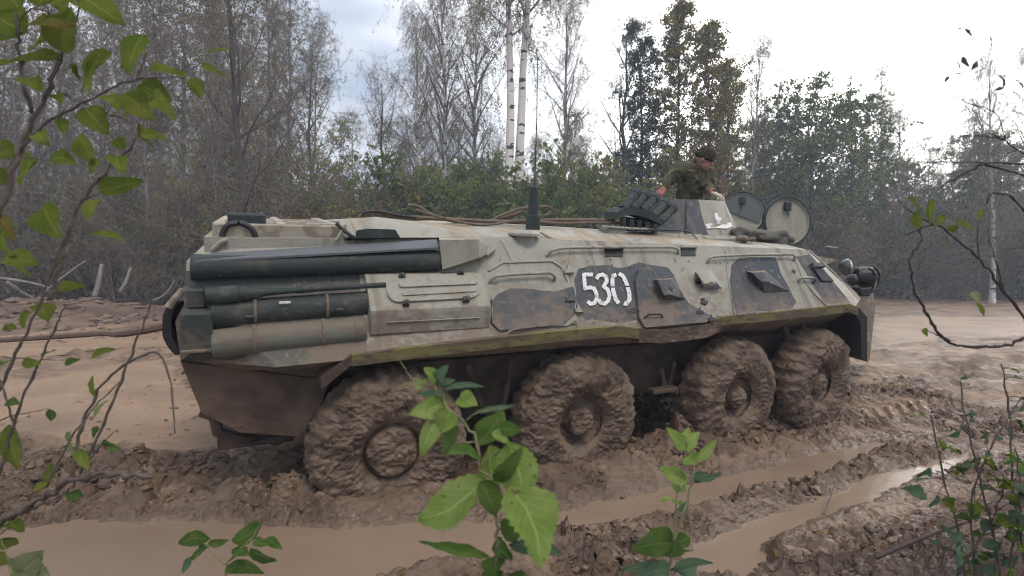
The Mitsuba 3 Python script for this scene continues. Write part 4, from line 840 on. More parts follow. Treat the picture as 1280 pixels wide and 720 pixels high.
# the thick wood on the left and the ranks behind
LG = 'slender bare trees of the crowded wood'
def rank(protos, name, n, x0, x1, D0, D1, t0, t1, label, g, seed):
    r = random.Random(seed)
    for i in range(n):
        px = x0 + (x1 - x0) * (i + r.random()) / n; D = D0 + (D1 - D0) * r.random(); 
        stand(r.choice(protos), name, px, D, t0 + (t1 - t0) * r.random(), label, grp=g)
B4 = ['bare0', 'bare1', 'bare2', 'bare3']
rank(B4, 'bare_tree', 22, -90, 375, 22, 34, -150, 20, 'slender nearly bare tree in the crowded grey wood behind the tail of the carrier', LG, 1)
rank(B4 + ['young0'], 'bare_tree', 16, -90, 400, 34, 50, -40, 90, 'slender nearly bare tree in the crowded grey wood behind the tail of the carrier', LG, 2)
rank(['young0', 'young1', 'bare2'], 'wood_edge_tree', 14, 400, 800, 36, 52, 140, 215, 'low young tree in the rank behind the birch clump', 'low young trees behind the birch clump', 3)
rank(['young0', 'young1', 'bare1', 'leafy0'], 'wood_edge_tree', 14, 790, 1010, 40, 56, 150, 225, 'small tree in the rank behind the aspens and the turret', 'small trees behind the aspens', 4)
rank(B4 + ['young1', 'leafy1'], 'wood_edge_tree', 20, 950, 1320, 42, 62, 150, 235, 'small hazy tree in the rank that closes the track on the right', 'hazy trees at the right end of the track', 5)
# undergrowth: shrubs one could count along the edge of the wood
def shrubs(protos, name, n, x0, x1, D0, D1, s0, s1, label, g, seed):
    r = random.Random(seed)
    for i in range(n):
        px = x0 + (x1 - x0) * (i + r.random()) / n; D = D0 + (D1 - D0) * r.random(); x, y = at(px, D)
        plant(r.choice(protos), name, x, y, scale=s0 + (s1 - s0) * r.random(), rot=r.random() * 6.28, label=label, c='shrub', grp=g)
shrubs(['thicket0', 'thicket1'], 'thicket_shrub', 40, -80, 420, 21.5, 27, .6, 1.3, 'brown twiggy shrub with few leaves along the left edge of the wood', 'brown shrubs along the left edge of the wood', 6)
shrubs(['thicket0', 'thicket1', 'goldbush'], 'thicket_shrub', 40, -80, 430, 26, 40, 1.1, 2.0, 'tall thin shrub deeper in the left wood', 'tall shrubs deeper in the left wood', 7)
shrubs(['goldbush'], 'yellow_shrub', 9, 290, 480, 20, 25, .8, 1.35, 'yellow green shrub behind the engine deck', 'yellow shrubs behind the engine deck', 8)
shrubs(['bush0', 'bush1', 'goldbush'], 'green_shrub', 34, 385, 800, 25, 33, 1.2, 1.85, 'green leafy shrub behind the roof of the carrier', 'green shrubs behind the roof', 9)
shrubs(['bush0', 'bush1', 'thicket0'], 'green_shrub', 26, 390, 810, 33, 44, 1.5, 2.3, 'green leafy shrub behind the roof of the carrier', 'green shrubs behind the roof', 10)
shrubs(['thicket0', 'thicket1', 'bush0'], 'track_end_shrub', 40, 780, 1330, 36, 46, 1.0, 1.8, 'brown and green shrub at the right end of the track', 'shrubs at the right end of the track', 12)
shrubs(['thicket0', 'thicket1', 'goldbush', 'bush1'], 'track_end_shrub', 34, 780, 1330, 46, 60, 1.6, 2.6, 'brown and green shrub at the right end of the track', 'shrubs at the right end of the track', 13)
shrubs(['bush0', 'bush1'], 'birch_foot_shrub', 4, 585, 715, 22.8, 24.2, 1.55, 1.8, 'tall green shrub hiding the feet of the twin white birches', 'shrubs at the feet of the white birches', 21)
rank(['young0', 'young1'], 'yellow_young_tree', 7, 180, 395, 21.5, 26, 150, 235, 'young yellow green tree at the edge of the left wood', 'young yellow green trees at the left wood edge', 22)
# the wood behind all that reads as one mass
r = random.Random(14); n = 0
for i in range(150):
    px = -200 + 1720 * (i + r.random()) / 150; D = 56 + 34 * r.random(); x, y = at(px, D)
    top = 110 if px < 390 else 235 if px < 800 else 225
    pr = r.choice(B4 + ['young0', 'young1', 'thicket0', 'thicket1', 'bush0', 'leafy0'] if px > 390 else B4 + ['thicket0', 'thicket1'])
    base_h = PH.get(pr.rstrip('0123456789'), 4.0); want = (HOR - top) / F * D * r.uniform(.5, 1.0) + 1.3
    if base_h < 6: want = min(want, 7)
    n += 1; key = f'far_wood__{n:03d}'
    scene[key] = {'type': 'instance', 'shapegroup': {'type': 'ref', 'id': 'proto_' + pr}, 'to_world': T().translate([x, y, .2]).rotate([0, 0, 1], r.random() * 360).scale(want / base_h)}
labels['far_wood'] = {'label': 'far grey wood closing the view behind the nearer trees', 'kind': 'stuff'}
# dead wood lying and leaning on the dug bank at the left
def stick(px, D, r0, name='dead_stick', label='', mat='grey_bark', c='stick'):
    pts = [P(a, b, D + (i * .15)) for i, (a, b) in enumerate(px)]; put(name, tube(pts, np.linspace(r0, r0 * .6, len(pts)), 6, 14), mat, smooth=True, label=label, cat=c)
stick([(118, 372), (124, 350), (127, 330)], 19, .10, label='pale broken stump standing upright on the left bank', name='broken_stump', c='stump')
stick([(150, 366), (160, 345), (163, 335)], 19.5, .08, label='thin leaning stick right of the broken stump')
stick([(50, 372), (72, 352), (108, 326)], 18.5, .05, label='long pale stick slanting up to the right on the left bank')
stick([(0, 348), (30, 352), (62, 360)], 18, .06, label='pale pole lying level at the left end of the bank')
stick([(8, 352), (26, 364), (44, 374)], 18.2, .06, label='pale stick slanting down to the right at the left end of the bank')
stick([(190, 376), (206, 368), (218, 350)], 20, .05, label='thin stick leaning on the bank beside the tail of the carrier')
stick([(1128, 380), (1132, 362), (1140, 330)], 40, .07, label='pale leaning stem at the foot of the right wood beyond the headlamps', mat='white_bark', name='leaning_stem', c='sapling')
stick([(822, 268), (832, 246), (840, 218)], 33, .06, label='pale leaning sapling between the pine and the crewman', mat='white_bark', name='leaning_stem', c='sapling')

# the thin blue smoke and damp in the air
scene['haze'] = {'type': 'cube', 'to_world': T().translate([0, 180, 16]).scale([430, 250, 18.5]), 'bsdf': {'type': 'null'}, 'interior': {'type': 'ref', 'id': 'air'}}
labels['haze'] = {'label': 'thin bluish haze hanging over the track and the wood', 'kind': 'stuff'}
# ------------------------------------------------------------------ the crewman bent over the turret
def bone(a, b): return m3.Manifold.batch_hull([m3.Manifold.sphere(r, 24).translate(np.asarray(p, float).tolist()) for p, r in (a, b)])
def chain(js): return [bone(a, b) for a, b in zip(js, js[1:])]
def fuse(ms, edge=.012, it=10):
    m = ms[0]
    for q in ms[1:]: m = m + q
    m = tm(m.refine_to_length(edge)); m = trimesh.Trimesh(m.vertices, m.faces, process=True); trimesh.smoothing.filter_taubin(m, iterations=it); return m
def J(px, py, D, r): return (P(px, py, D), r)
def PO(px, py, D): return P(px, py, D)
pel, wai, che, upc = (862, 270, 7.05), (861, 248, 6.98), (864, 226, 6.9), (867, 213, 6.86)
shR, elR, wrR = (849, 212, 6.68), (836, 226, 6.58), (829, 236, 6.50)
shL, elL, wrL = (885, 216, 7.00), (883, 233, 6.80), (890, 241, 6.66)
nk, hd = (874, 207, 6.80), (881, 200, 6.72)
hc = PO(*hd); hf = nrm([.80, -.40, -.50]); hr_ = nrm(np.cross(hf, [0, 0, 1.0])); hu = np.cross(hr_, hf)
def hp(f, r_, u): return hc + hf * f + hr_ * r_ + hu * u
def ell(c, rx, n=24):
    s = m3.Manifold.sphere(1, n).scale(rx); M = np.c_[hf, hr_, hu, c]; return s.transform(M)
def hand(w, d, up_, palm_side, s=1.0, curl=.5):
    """wrist, direction, back-of-hand normal, thumb side"""
    d = nrm(d); up_ = nrm(up_ - d * (up_ @ d)); sd = np.cross(d, up_) * palm_side; ms = []
    pc = [w, w + d * .045 * s, w + d * .09 * s]
    ms.append(m3.Manifold.batch_hull([m3.Manifold.sphere(.016 * s, 16).translate((w + sd * x).tolist()) for x in (-.018 * s, .018 * s)] + [m3.Manifold.sphere(.014 * s, 16).translate((w + d * .09 * s + sd * x).tolist()) for x in (-.033 * s, .033 * s)]))
    for k, (off, L) in enumerate(((.034, .072), (.012, .082), (-.011, .077), (-.033, .060))):
        p = w + d * .085 * s + sd * off * s; dd = d.copy(); js = [(p, .0105 * s)]
        for seg, a in ((.45, .25), (.32, curl), (.23, curl)):
            dd = nrm(dd * math.cos(a) - up_ * math.sin(a)); p = p + dd * L * s * seg; js.append((p, .0095 * s))
        ms += chain(js)
    p = w + d * .02 * s + sd * .028 * s; dd = nrm(d * .6 + sd * .7 - up_ * .3); js = [(p, .014 * s)]
    for seg in (.04, .032, .025): p = p + dd * seg * s; js.append((p, .011 * s)); dd = nrm(dd + d * .35 - up_ * .2)
    return ms + chain(js)
CW = thing('person', 'person in olive camouflage jacket and dark knit cap bending over the turret top', 'person')
dR = PO(824, 243, 6.45) - PO(*wrR); dL = PO(900, 245, 6.6) - PO(*wrL)
torso = chain([J(*pel, .145), J(*wai, .135), J(*che, .15), J(*upc, .12), J(*nk, .055), (hp(-.01, 0, -.05), .055)])
arms = chain([J(*upc, .10), J(*shR, .07), J(*elR, .05), J(*wrR, .03)]) + chain([J(*upc, .10), J(*shL, .07), J(*elL, .048), J(*wrL, .03)])
legs = chain([J(*pel, .12), J(852, 285, 7.0, .085), J(850, 300, 7.05, .06)]) + chain([J(*pel, .12), J(874, 285, 7.1, .085), J(876, 300, 7.12, .06)])
head = [ell(hp(-.01, 0, .02), (.098, .078, .105)), ell(hp(.035, 0, -.055), (.062, .055, .06)), m3.Manifold.batch_hull([ell(hp(.088, 0, .018), (.010, .009, .01), 12), ell(hp(.112, 0, -.018), (.014, .015, .012), 12), ell(hp(.085, 0, -.022), (.01, .018, .01), 12)]),
        ell(hp(.085, 0, -.058), (.014, .026, .010), 12), ell(hp(.078, 0, -.085), (.02, .025, .018), 12), ell(hp(-.01, .078, -.01), (.022, .012, .032), 12), ell(hp(-.01, -.078, -.01), (.022, .012, .032), 12), ell(hp(.078, .03, .035), (.016, .026, .010), 12), ell(hp(.078, -.03, .035), (.016, .026, .010), 12)]
hands = hand(PO(*wrR), dR, np.array([0, -.3, 1.0]), 1, 1.0, .6)
body = fuse(torso + arms + legs + head + hands + hand(PO(*wrL), dL, np.array([0, -.2, 1.0]), -1, .95, .6), .010, 6)
scene['skin'] = prin((.26, .135, .10), .6, specular=.3)
scene['red_cold_skin'] = prin((.24, .085, .075), .7)
def jacket(p, n, uv):
    a = fbm(p.x * 7, p.y * 7, p.z * 7, 3); b = fbm(p.x * 9 + 30, p.y * 9, p.z * 9, 3)
    c = mix((.062, .064, .040), (.10, .09, .058), smoothstep(.48, .54, a)); c = mix(c, (.028, .032, .022), smoothstep(.53, .58, b))
    return mix(c, (.07, .055, .035), smoothstep(.6, .64, fbm(p.x * 11, p.y * 11 + 50, p.z * 11, 2)))
scene['camo_cloth'] = bumped(prin(proc(jacket), .92, specular=.2), finebump(30, .012))
scene['knit'] = bumped(prin((.040, .036, .026), .95, specular=.1), lambda p, n, uv: noise(p.x * 90, p.y * 90, p.z * 90) * .01)
scene['glove_cloth'] = prin((.34, .30, .23), .9)
put('body', body, 'skin', CW, True)
for s_ in (-1, 1): put('eye', tm(m3.Manifold.sphere(.010, 16).translate(hp(.081, .03 * s_, .020).tolist())), 'black_paint', CW, True)
jk = fuse(chain([J(*pel, .165), J(*wai, .165), J(*che, .18), J(*upc, .145), J(872, 209, 6.85, .085)]) + chain([J(*upc, .125), J(*shR, .10), J(*elR, .078), J(831, 233.5, 6.52, .056)]) + chain([J(*upc, .125), J(*shL, .10), J(*elL, .076), J(888.5, 240, 6.69, .055)]) + [bone(J(870, 207, 6.85, .085), J(866, 209, 6.9, .09))], .014, 10)
q = jk.vertices; fold = np.abs(2 * meshkit.noise(q * [9, 9, 14] + 4, 3) - 1) - .5; fine = np.abs(2 * meshkit.noise(q * 22, 6) - 1) - .5
jk.vertices = q + jk.vertex_normals * (.022 * fold + .009 * fine)[:, None]
put('jacket', jk, 'camo_cloth', CW, True, label='olive camouflage jacket with a dark front')
tr_ = fuse(chain([J(862, 262, 7.03, .155), J(852, 286, 7.0, .10), J(850, 299, 7.05, .08)]) + chain([J(862, 262, 7.03, .155), J(874, 286, 7.1, .10), J(876, 299, 7.12, .08)]), .02, 8); put('trousers', tr_, 'camo_cloth', CW, True)
cap = fuse([ell(hp(-.014, 0, .055), (.118, .098, .10)), ell(hp(-.02, 0, .035), (.122, .102, .055))], .010, 4); put('knit_cap', cap, 'knit', CW, True)
gl = fuse(hand(PO(*wrL), dL, np.array([0, -.2, 1.0]), -1, 1.15, .6), .006, 3); put('glove', gl, 'glove_cloth', CW, True, label='pale work glove')
gr = fuse(hand(PO(*wrR), dR, np.array([0, -.3, 1.0]), 1, 1.1, .6), .006, 3); put('glove', gr, 'red_cold_skin', CW, True, label='red glove on the hand resting on the smoke tubes')
put('cuff', tube([PO(888.5, 240, 6.68), PO(891, 240.8, 6.66)], [.052, .050], 14), 'red_cold_skin', CW, True, label='red jacket cuff')

# ------------------------------------------------------------------ plants close to the camera
def fgleaf(a, b, dark):
    def fn(p, n, uv):
        c = mix(a, b, smoothstep(.3, .72, fbm(p.x * 16, p.y * 16, p.z * 16, 3)))
        k = dr.abs(uv.y); s = (uv.x - k * .30) * 8.0; fr = dr.abs(s - dr.floor(s) - .5) * 2
        vein = dr.maximum(smoothstep(.07, .02, k), smoothstep(.80, .97, fr) * smoothstep(1.0, .3, k) * .55)
        c = mix(c, mi.Color3f(b) * 1.45 + .01, vein * .75)
        spot = smoothstep(.73, .80, fbm(p.x * 70, p.y * 70, p.z * 70, 2))
        return mix(c, (.13, .095, .045), spot * .8)
    return thin(proc(fn), .45, .6)
scene['leaf_fresh'] = fgleaf((.17, .255, .06), (.235, .315, .10), 0)
scene['leaf_deep'] = fgleaf((.055, .10, .026), (.09, .15, .04), 0)
scene['leaf_olive'] = fgleaf((.095, .14, .026), (.15, .175, .038), 0)
scene['leaf_rusty'] = fgleaf((.15, .10, .035), (.11, .12, .03), 0)
scene['leaf_dusk'] = fgleaf((.06, .05, .055), (.08, .075, .06), 0)
scene['leaf_bluish'] = fgleaf((.075, .125, .075), (.10, .155, .10), 0)
scene['leaf_pale'] = fgleaf((.14, .17, .08), (.20, .22, .12), 0)
scene['green_stem'] = prin((.17, .17, .085), .6); scene['brown_stem'] = prin(proc(lambda p, n, uv: mix((.055, .042, .034), (.11, .09, .075), fbm(p.x * 60, p.y * 60, p.z * 60, 2))), .75)
scene['dark_stem'] = prin((.028, .021, .02), .7)
LR = np.random.default_rng(99)
def leaf_mesh(a, b, w, tone=0, face=.9, curl=.18, teeth=1.0, oval=.8):
    """a toothed, folded leaf from base a to tip b, w wide"""
    a, b = np.asarray(a), np.asarray(b); L = np.linalg.norm(b - a); d = (b - a) / L
    n = nrm(np.array([LR.normal() * .35, -face, .35 + .3 * LR.random()]) + .3 * LR.normal(size=3)); n = nrm(n - d * (n @ d)); s = np.cross(d, n)
    nu, nv = 23, 9; u = np.linspace(0, 1, nu); k = np.linspace(-1, 1, nv)
    wu = np.sin(np.pi * np.clip(u, 0, 1) ** oval) ** .75 * (1 - .25 * u); wu[0] = .02; wu[-1] = .01
    tooth = 1 + teeth * .10 * np.where(np.arange(nu) % 2, 1, -1) * (np.abs(k)[:, None] > .9).T.any() if False else 1
    U, Kk = np.meshgrid(u, k, indexing='ij'); W = np.repeat(wu[:, None], nv, 1) * Kk
    edge = np.abs(Kk) > .9; W = W * np.where(edge, 1 + teeth * .06 * np.where(np.arange(nu)[:, None] % 2, 1, -1), 1.0); U2 = np.where(edge, U + .012 * teeth, U)
    ph = LR.random() * 6; zz = -curl * L * (U ** 2) + .20 * w * np.abs(Kk) * wu[:, None] + .05 * w * np.sin(U * 9 + ph + Kk * 2) * np.abs(Kk) + .012 * L * np.cos(Kk * np.pi * 2 + U * 20)
    bend = .10 * L * np.sin(U * np.pi) * (LR.random() - .5) * 2
    v = a + (U2 * L)[..., None] * d + (W * w / 2 + bend)[..., None] * s + (zz + curl * L * U * .9)[..., None] * n
    i, j = np.meshgrid(np.arange(nu - 1), np.arange(nv - 1), indexing='ij'); i, j = i.ravel(), j.ravel()
    return v.reshape(-1, 3), np.stack([i * nv + j, i * nv + j + 1, (i + 1) * nv + j + 1, (i + 1) * nv + j], -1), np.stack([U, Kk], -1).reshape(-1, 2)
def tree_fg(name, label, c, D, cv, stems, leaves, mats=('leaf_fresh', 'leaf_deep'), stem='green_stem', jitter=.05, grp=None, curl=.15, teeth=1.0, oval=.8):
    """stems: (points, radius in photograph pixels, depth offset); leaves: (base, tip, width, material index or name)"""
    k = thing(name, label, c, grp); sc = D / F; cvp = lambda q: cv(*q)
    for pts, r_, *o in stems:
        o = o[0] if o else 0; n = len(pts); dz = np.linspace(0, o, n) if np.isscalar(o) else np.array(o)
        w = np.array([P(*cvp(q), D + z_) for q, z_ in zip(pts, dz)]); N_ = max(12, 6 * n); w = spline(w, N_); jj = LR.normal(size=w.shape) * r_ * sc * .38; jj[0] = 0
        rr_ = np.interp(np.linspace(0, 1, N_), np.linspace(0, 1, n), np.linspace(r_, r_ * .4, n)) * sc * (1 + .18 * LR.normal(size=N_)).clip(.7, 1.45)
        put('stem', tube(w + jj, rr_, 6), stem, k, True)
    for a, b, w, m in leaves:
        j = LR.normal() * jitter; pa, pb = P(*cvp(a), D + j * .3), P(*cvp(b), D + j + LR.normal() * jitter)
        lv_, lf_, lu_ = leaf_mesh(pa, pb, w * sc * 1.25, curl=curl, teeth=teeth, oval=oval); put('leaf', (lv_, lf_), m if isinstance(m, str) else mats[m], k, True, uv=lu_)
    return k
c5 = lambda X, Y: (480 + X / 2.571, 440 + Y / 2.571); k5 = 1 / 2.571
L_, Dk, Bl = 'leaf_fresh', 'leaf_deep', 'leaf_bluish'
gb = [(360, 1300), (362, 1000)]
tree_fg('leafy_seedling', 'tall seedling with big toothed bright green leaves standing before the rear wheels', 'plant', 1.3, c5,
 [(gb + [(360, 720), (368, 560), (355, 510), (340, 410), (305, 370), (300, 290), (255, 230), (215, 190), (165, 110)], 3.6), ([(165, 110), (100, 90), (50, 20)], 1.1), ([(340, 410), (330, 405)], 1.5), ([(360, 520), (400, 480), (470, 475)], 1.3), ([(300, 290), (240, 290)], 1.2), ([(305, 370), (370, 320), (430, 310)], 1.3), ([(255, 230), (300, 195), (390, 180)], 1.2), ([(165, 110), (90, 105), (30, 115)], 1.1)],
 [((325, 405), (108, 535), 46, L_), ((400, 290), (450, 480), 46, L_), ((400, 430), (505, 690), 62, L_), ((340, 300), (370, 430), 34, L_), ((310, 415), (358, 530), 30, Dk), ((360, 415), (445, 308), 22, Dk), ((300, 305), (385, 190), 32, Dk), ((310, 345), (205, 325), 24, Dk), ((240, 240), (185, 325), 24, Dk),
  ((205, 160), (78, 198), 24, L_), ((195, 180), (118, 335), 22, L_), ((215, 190), (185, 258), 25, L_), ((165, 100), (128, 50), 17, L_), ((165, 98), (206, 42), 15, Bl), ((165, 100), (230, 90), 9, Bl), ((190, 122), (322, 112), 8, Bl), ((200, 140), (105, 135), 8, Bl), ((245, 140), (300, 172), 22, L_), ((290, 195), (425, 170), 8, Bl), ((120, 90), (112, 125), 16, L_),
  ((370, 245), (442, 252), 17, Dk), ((345, 262), (405, 300), 15, L_), ((340, 660), (115, 608), 17, Dk), ((380, 535), (425, 610), 28, Dk), ((345, 635), (412, 668), 27, Dk), ((400, 620), (572, 648), 19, Bl), ((355, 655), (350, 735), 28, Dk), ((355, 700), (345, 760), 30, Dk), ((360, 740), (250, 830), 44, L_), ((365, 750), (470, 830), 44, Dk)])
c6 = lambda X, Y: (760 + X / 2.4615, 500 + Y / 2.4615)
tree_fg('slim_seedling', 'slim seedling with small green leaves in front of the second front wheel', 'plant', 1.9, c6,
 [([(180, 900), (182, 700), (185, 540), (200, 460), (235, 330), (265, 200), (240, 150)], 2.6), ([(200, 460), (205, 380), (215, 280), (240, 150)], 1.4), ([(265, 240), (310, 230)], .8)],
 [((240, 150), (180, 85), 17, L_), ((240, 150), (250, 82), 11, L_), ((245, 160), (282, 98), 15, L_), ((265, 190), (335, 120), 12, L_), ((250, 170), (270, 200), 20, L_), ((245, 255), (160, 208), 17, L_), ((240, 245), (198, 200), 11, L_), ((240, 280), (190, 240), 16, L_), ((255, 250), (312, 228), 12, Bl), ((258, 240), (350, 222), 8, Bl), ((225, 325), (162, 308), 14, L_), ((215, 335), (250, 312), 12, Bl),
  ((200, 440), (72, 460), 26, Dk), ((205, 430), (125, 408), 19, Dk), ((208, 440), (252, 420), 17, Dk), ((192, 480), (205, 430), 22, Dk), ((190, 510), (75, 545), 22, Bl), ((190, 515), (35, 525), 12, Bl), ((200, 520), (272, 508), 18, Bl), ((200, 520), (325, 502), 10, Bl), ((190, 560), (100, 620), 24, Dk), ((190, 560), (280, 610), 24, Dk)])
c8 = lambda X, Y: (X / 2.56, 560 + Y / 2.56)
tree_fg('small_seedling', 'small seedling with drooping dark leaves over the left puddle', 'plant', 2.0, c8,
 [([(700, 800), (715, 520), (720, 410), (728, 372), (770, 322), (810, 290)], 2.3), ([(725, 375), (690, 345), (660, 312)], 1.2), ([(600, 350), (585, 400)], .8), ([(810, 290), (830, 250), (850, 238)], .9)],
 [((838, 240), (742, 298), 20, Dk), ((795, 320), (735, 362), 14, Dk), ((800, 322), (888, 362), 15, Dk), ((815, 292), (872, 305), 11, Dk), ((850, 290), (902, 325), 11, Dk), ((672, 290), (570, 305), 17, Dk), ((668, 315), (603, 362), 13, Dk), ((665, 305), (732, 294), 9, Dk), ((720, 390), (845, 402), 15, Dk), ((605, 350), (582, 402), 8, Bl), ((740, 330), (800, 345), 12, Dk), ((715, 470), (620, 520), 24, Dk), ((715, 470), (820, 520), 24, Dk)])
tree_fg('ridge_sprout', 'tiny green sprout growing on the mud ridge before the left puddle', 'plant', 4.15, lambda X, Y: (X, Y),
 [([(316, 645), (315, 634)], 1.5)], [((315, 636), (304, 630), 8, Dk), ((315, 636), (326, 629), 8, L_), ((315, 637), (318, 626), 6, L_), ((315, 638), (305, 638), 6, Dk)])
c1 = lambda X, Y: (X / 2.4, Y / 2.4); O, Ru = 'leaf_olive', 'leaf_rusty'
tree_fg('young_alder', 'young alder with wide olive green leaves hanging into the upper left corner', 'sapling', 1.5, c1,
 [([(-220, 1150), (-90, 900), (0, 640), (60, 460), (120, 310), (190, 150), (198, 110)], 6.0), ([(95, 340), (62, 200), (45, 0), (30, -120)], 3.2), ([(198, 115), (110, 25), (60, 60)], 2.0), ([(62, 450), (140, 370), (270, 300), (410, 240), (560, 230)], 2.0), ([(170, 275), (290, 325), (400, 372)], 1.6), ([(150, 900), (215, 690), (250, 600), (330, 500), (400, 430), (420, 370)], 3.2), ([(410, 240), (440, 160)], 1.2), ([(190, 150), (230, 60), (240, -60)], 1.6), ([(250, 600), (340, 560)], 1.0), ([(60, 470), (150, 480)], 1.0)],
 [((78, 100), (-15, 50), 46, O), ((185, 180), (0, 190), 34, O), ((80, 235), (130, 275), 22, O), ((195, 160), (215, 20), 36, O), ((225, -20), (372, 75), 38, O), ((95, 70), (225, 75), 24, Ru), ((195, 110), (85, 150), 26, O), ((60, 30), (0, -30), 40, O), ((110, 20), (170, -30), 30, O), ((150, 15), (215, -10), 30, O), ((432, 105), (385, 225), 25, O), ((400, 115), (365, 205), 20, O), ((335, 160), (245, 275), 36, O), ((300, 165), (270, 280), 30, O), ((445, 210), (565, 232), 32, O), ((415, 255), (515, 305), 26, O), ((370, 280), (462, 362), 30, O), ((455, 300), (528, 362), 20, O), ((400, 290), (380, 360), 22, O),
  ((300, 292), (355, 335), 16, O), ((255, 325), (325, 405), 28, O), ((235, 405), (292, 498), 23, O), ((110, 485), (58, 555), 28, O), ((155, 478), (232, 495), 18, O), ((-10, 425), (45, 475), 26, O), ((-10, 500), (20, 555), 24, O), ((345, 468), (372, 522), 20, O), ((295, 570), (430, 540), 22, O), ((130, 620), (182, 715), 34, O), ((285, 600), (258, 660), 18, O), ((270, 700), (378, 720), 14, O), ((420, 405), (505, 420), 14, O), ((630, 155), (695, 148), 9, O), ((600, 200), (665, 228), 17, O), ((570, 235), (602, 295), 17, O), ((0, 650), (42, 725), 18, Ru), ((128, 395), (152, 435), 16, O), ((180, 355), (192, 405), 12, O), ((205, 195), (240, 240), 14, O), ((0, 690), (30, 760), 20, O), ((160, 285), (185, 312), 12, O), ((340, 420), (375, 450), 16, O), ((300, 480), (265, 520), 14, O), ((420, 370), (460, 440), 10, O)], stem='brown_stem', teeth=.7, oval=.7, curl=.1)
c4 = lambda X, Y: (X / 1.714, 300 + Y / 1.714); Pl = 'leaf_pale'
tree_fg('bare_bush', 'bush of bare dark branches with few leaves reaching in from the lower left', 'bush', 1.7, c4,
 [([(-160, 690), (-60, 625), (0, 600), (60, 570), (150, 520), (210, 505), (330, 505)], 6.5), ([(158, 512), (175, 400), (240, 290), (330, 240), (365, 310), (375, 415)], 2.3), ([(172, 500), (240, 350), (300, 200), (342, 80)], 2.2), ([(-20, 560), (0, 495), (40, 360), (90, 250), (140, 140)], 2.4), ([(-40, 400), (0, 315), (70, 170), (120, 50), (145, -20)], 2.6), ([(-10, 270), (30, 400), (65, 530)], 1.6), ([(100, 530), (170, 400), (262, 300)], 1.6), ([(30, 578), (130, 552), (172, 498)], 2.6), ([(-20, 392), (60, 370), (105, 362)], 1.1), ([(-10, 640), (50, 590)], 1.3), ([(180, 490), (215, 440), (255, 405)], 1.2), ([(0, 250), (80, 256), (150, 258)], .8)],
 [((20, 395), (38, 492), 20, 'leaf_olive'), ((150, 410), (167, 472), 17, Pl), ((200, 290), (205, 348), 13, 'leaf_olive'), ((232, 345), (203, 378), 8, Pl), ((195, 252), (248, 234), 10, 'leaf_olive'), ((110, 478), (104, 522), 13, 'leaf_olive'), ((140, 548), (178, 550), 13, Dk), ((105, 362), (110, 388), 9, Dk), ((220, 430), (248, 440), 6, Dk), ((230, 452), (258, 446), 6, Dk), ((168, 448), (190, 495), 12, 'leaf_olive'), ((75, 140), (102, 175), 24, 'leaf_olive'), ((118, 106), (185, 100), 12, 'leaf_olive'), ((8, 40), (82, 55), 24, O), ((30, 30), (72, 82), 18, O), ((50, 260), (88, 266), 12, O), ((90, 250), (122, 235), 9, Dk), ((138, 265), (172, 255), 9, Dk), ((-5, 272), (20, 258), 15, Dk), ((18, 346), (42, 352), 12, Dk), ((35, 190), (10, 180), 10, O), ((60, 150), (50, 190), 12, O), ((210, 400), (200, 425), 7, Dk), ((100, 520), (75, 540), 9, O)], stem='brown_stem', teeth=.5, curl=.1)
tree_fg('ground_leaves', 'low pale green leaf clump in the bottom left corner', 'plant', 1.75, c4,
 [([(10, 900), (30, 760), (20, 690), (0, 640)], 2), ([(30, 760), (70, 720), (85, 690)], 1.5)],
 [((-10, 600), (52, 625), 24, 'leaf_olive'), ((38, 715), (90, 665), 34, Pl), ((62, 690), (108, 728), 30, Pl), ((50, 700), (25, 725), 24, 'leaf_olive'), ((-5, 668), (28, 692), 16, 'leaf_olive'), ((0, 640), (40, 650), 16, 'leaf_olive'), ((20, 720), (60, 760), 30, Pl), ((0, 620), (30, 612), 14, O)], stem='green_stem', teeth=1.2)
c7 = lambda X, Y: (1050 + X / 2.4, 200 + Y / 2.4); Ds = 'leaf_dusk'
tree_fg('arching_branch', 'bare arching branch with few small leaves hooking in from the right edge', 'branch', 1.8, c7,
 [([(800, 470), (640, 510), (552, 535), (480, 560), (400, 562), (320, 540), (270, 480), (222, 380), (208, 300), (240, 245), (246, 200)], 2.7), ([(760, 800), (620, 590), (552, 480), (490, 385), (420, 300), (340, 230), (290, 195), (205, 228)], 2.6), ([(490, 385), (455, 260), (440, 200)], 1.2), ([(420, 300), (412, 220), (425, 160)], .9), ([(290, 195), (240, 175), (175, 120)], 1.0), ([(330, 540), (280, 520), (255, 505)], 1.0)],
 [((205, 112), (242, 162), 10, O), ((232, 150), (236, 208), 11, O), ((276, 112), (274, 188), 8, O), ((280, 198), (322, 168), 8, O), ((320, 200), (347, 216), 9, O), ((352, 190), (398, 212), 12, O), ((315, 228), (320, 254), 9, O), ((208, 180), (248, 186), 11, O), ((400, 395), (416, 427), 10, Pl), ((408, 430), (434, 472), 7, O), ((428, 152), (416, 182), 7, O), ((345, 180), (352, 205), 8, O), ((255, 505), (262, 530), 6, O)], stem='dark_stem', teeth=.4)
tree_fg('bare_twigs', 'thin bare twigs crossing before the birches at the upper right edge', 'branch', 2.0, c7,
 [([(800, 16), (552, 11), (420, 8), (230, 5)], 1.5), ([(432, 10), (365, 45), (295, 85)], 1.7), ([(435, 14), (552, 45), (800, 90)], 1.4), ([(800, 300), (600, 175), (552, 150), (500, 105), (460, 100), (440, 130)], 2.2), ([(800, 420), (600, 280), (552, 262), (480, 275)], 1.0)], [], stem='dark_stem')
c9 = lambda X, Y: (1140 + X / 3, Y / 3)
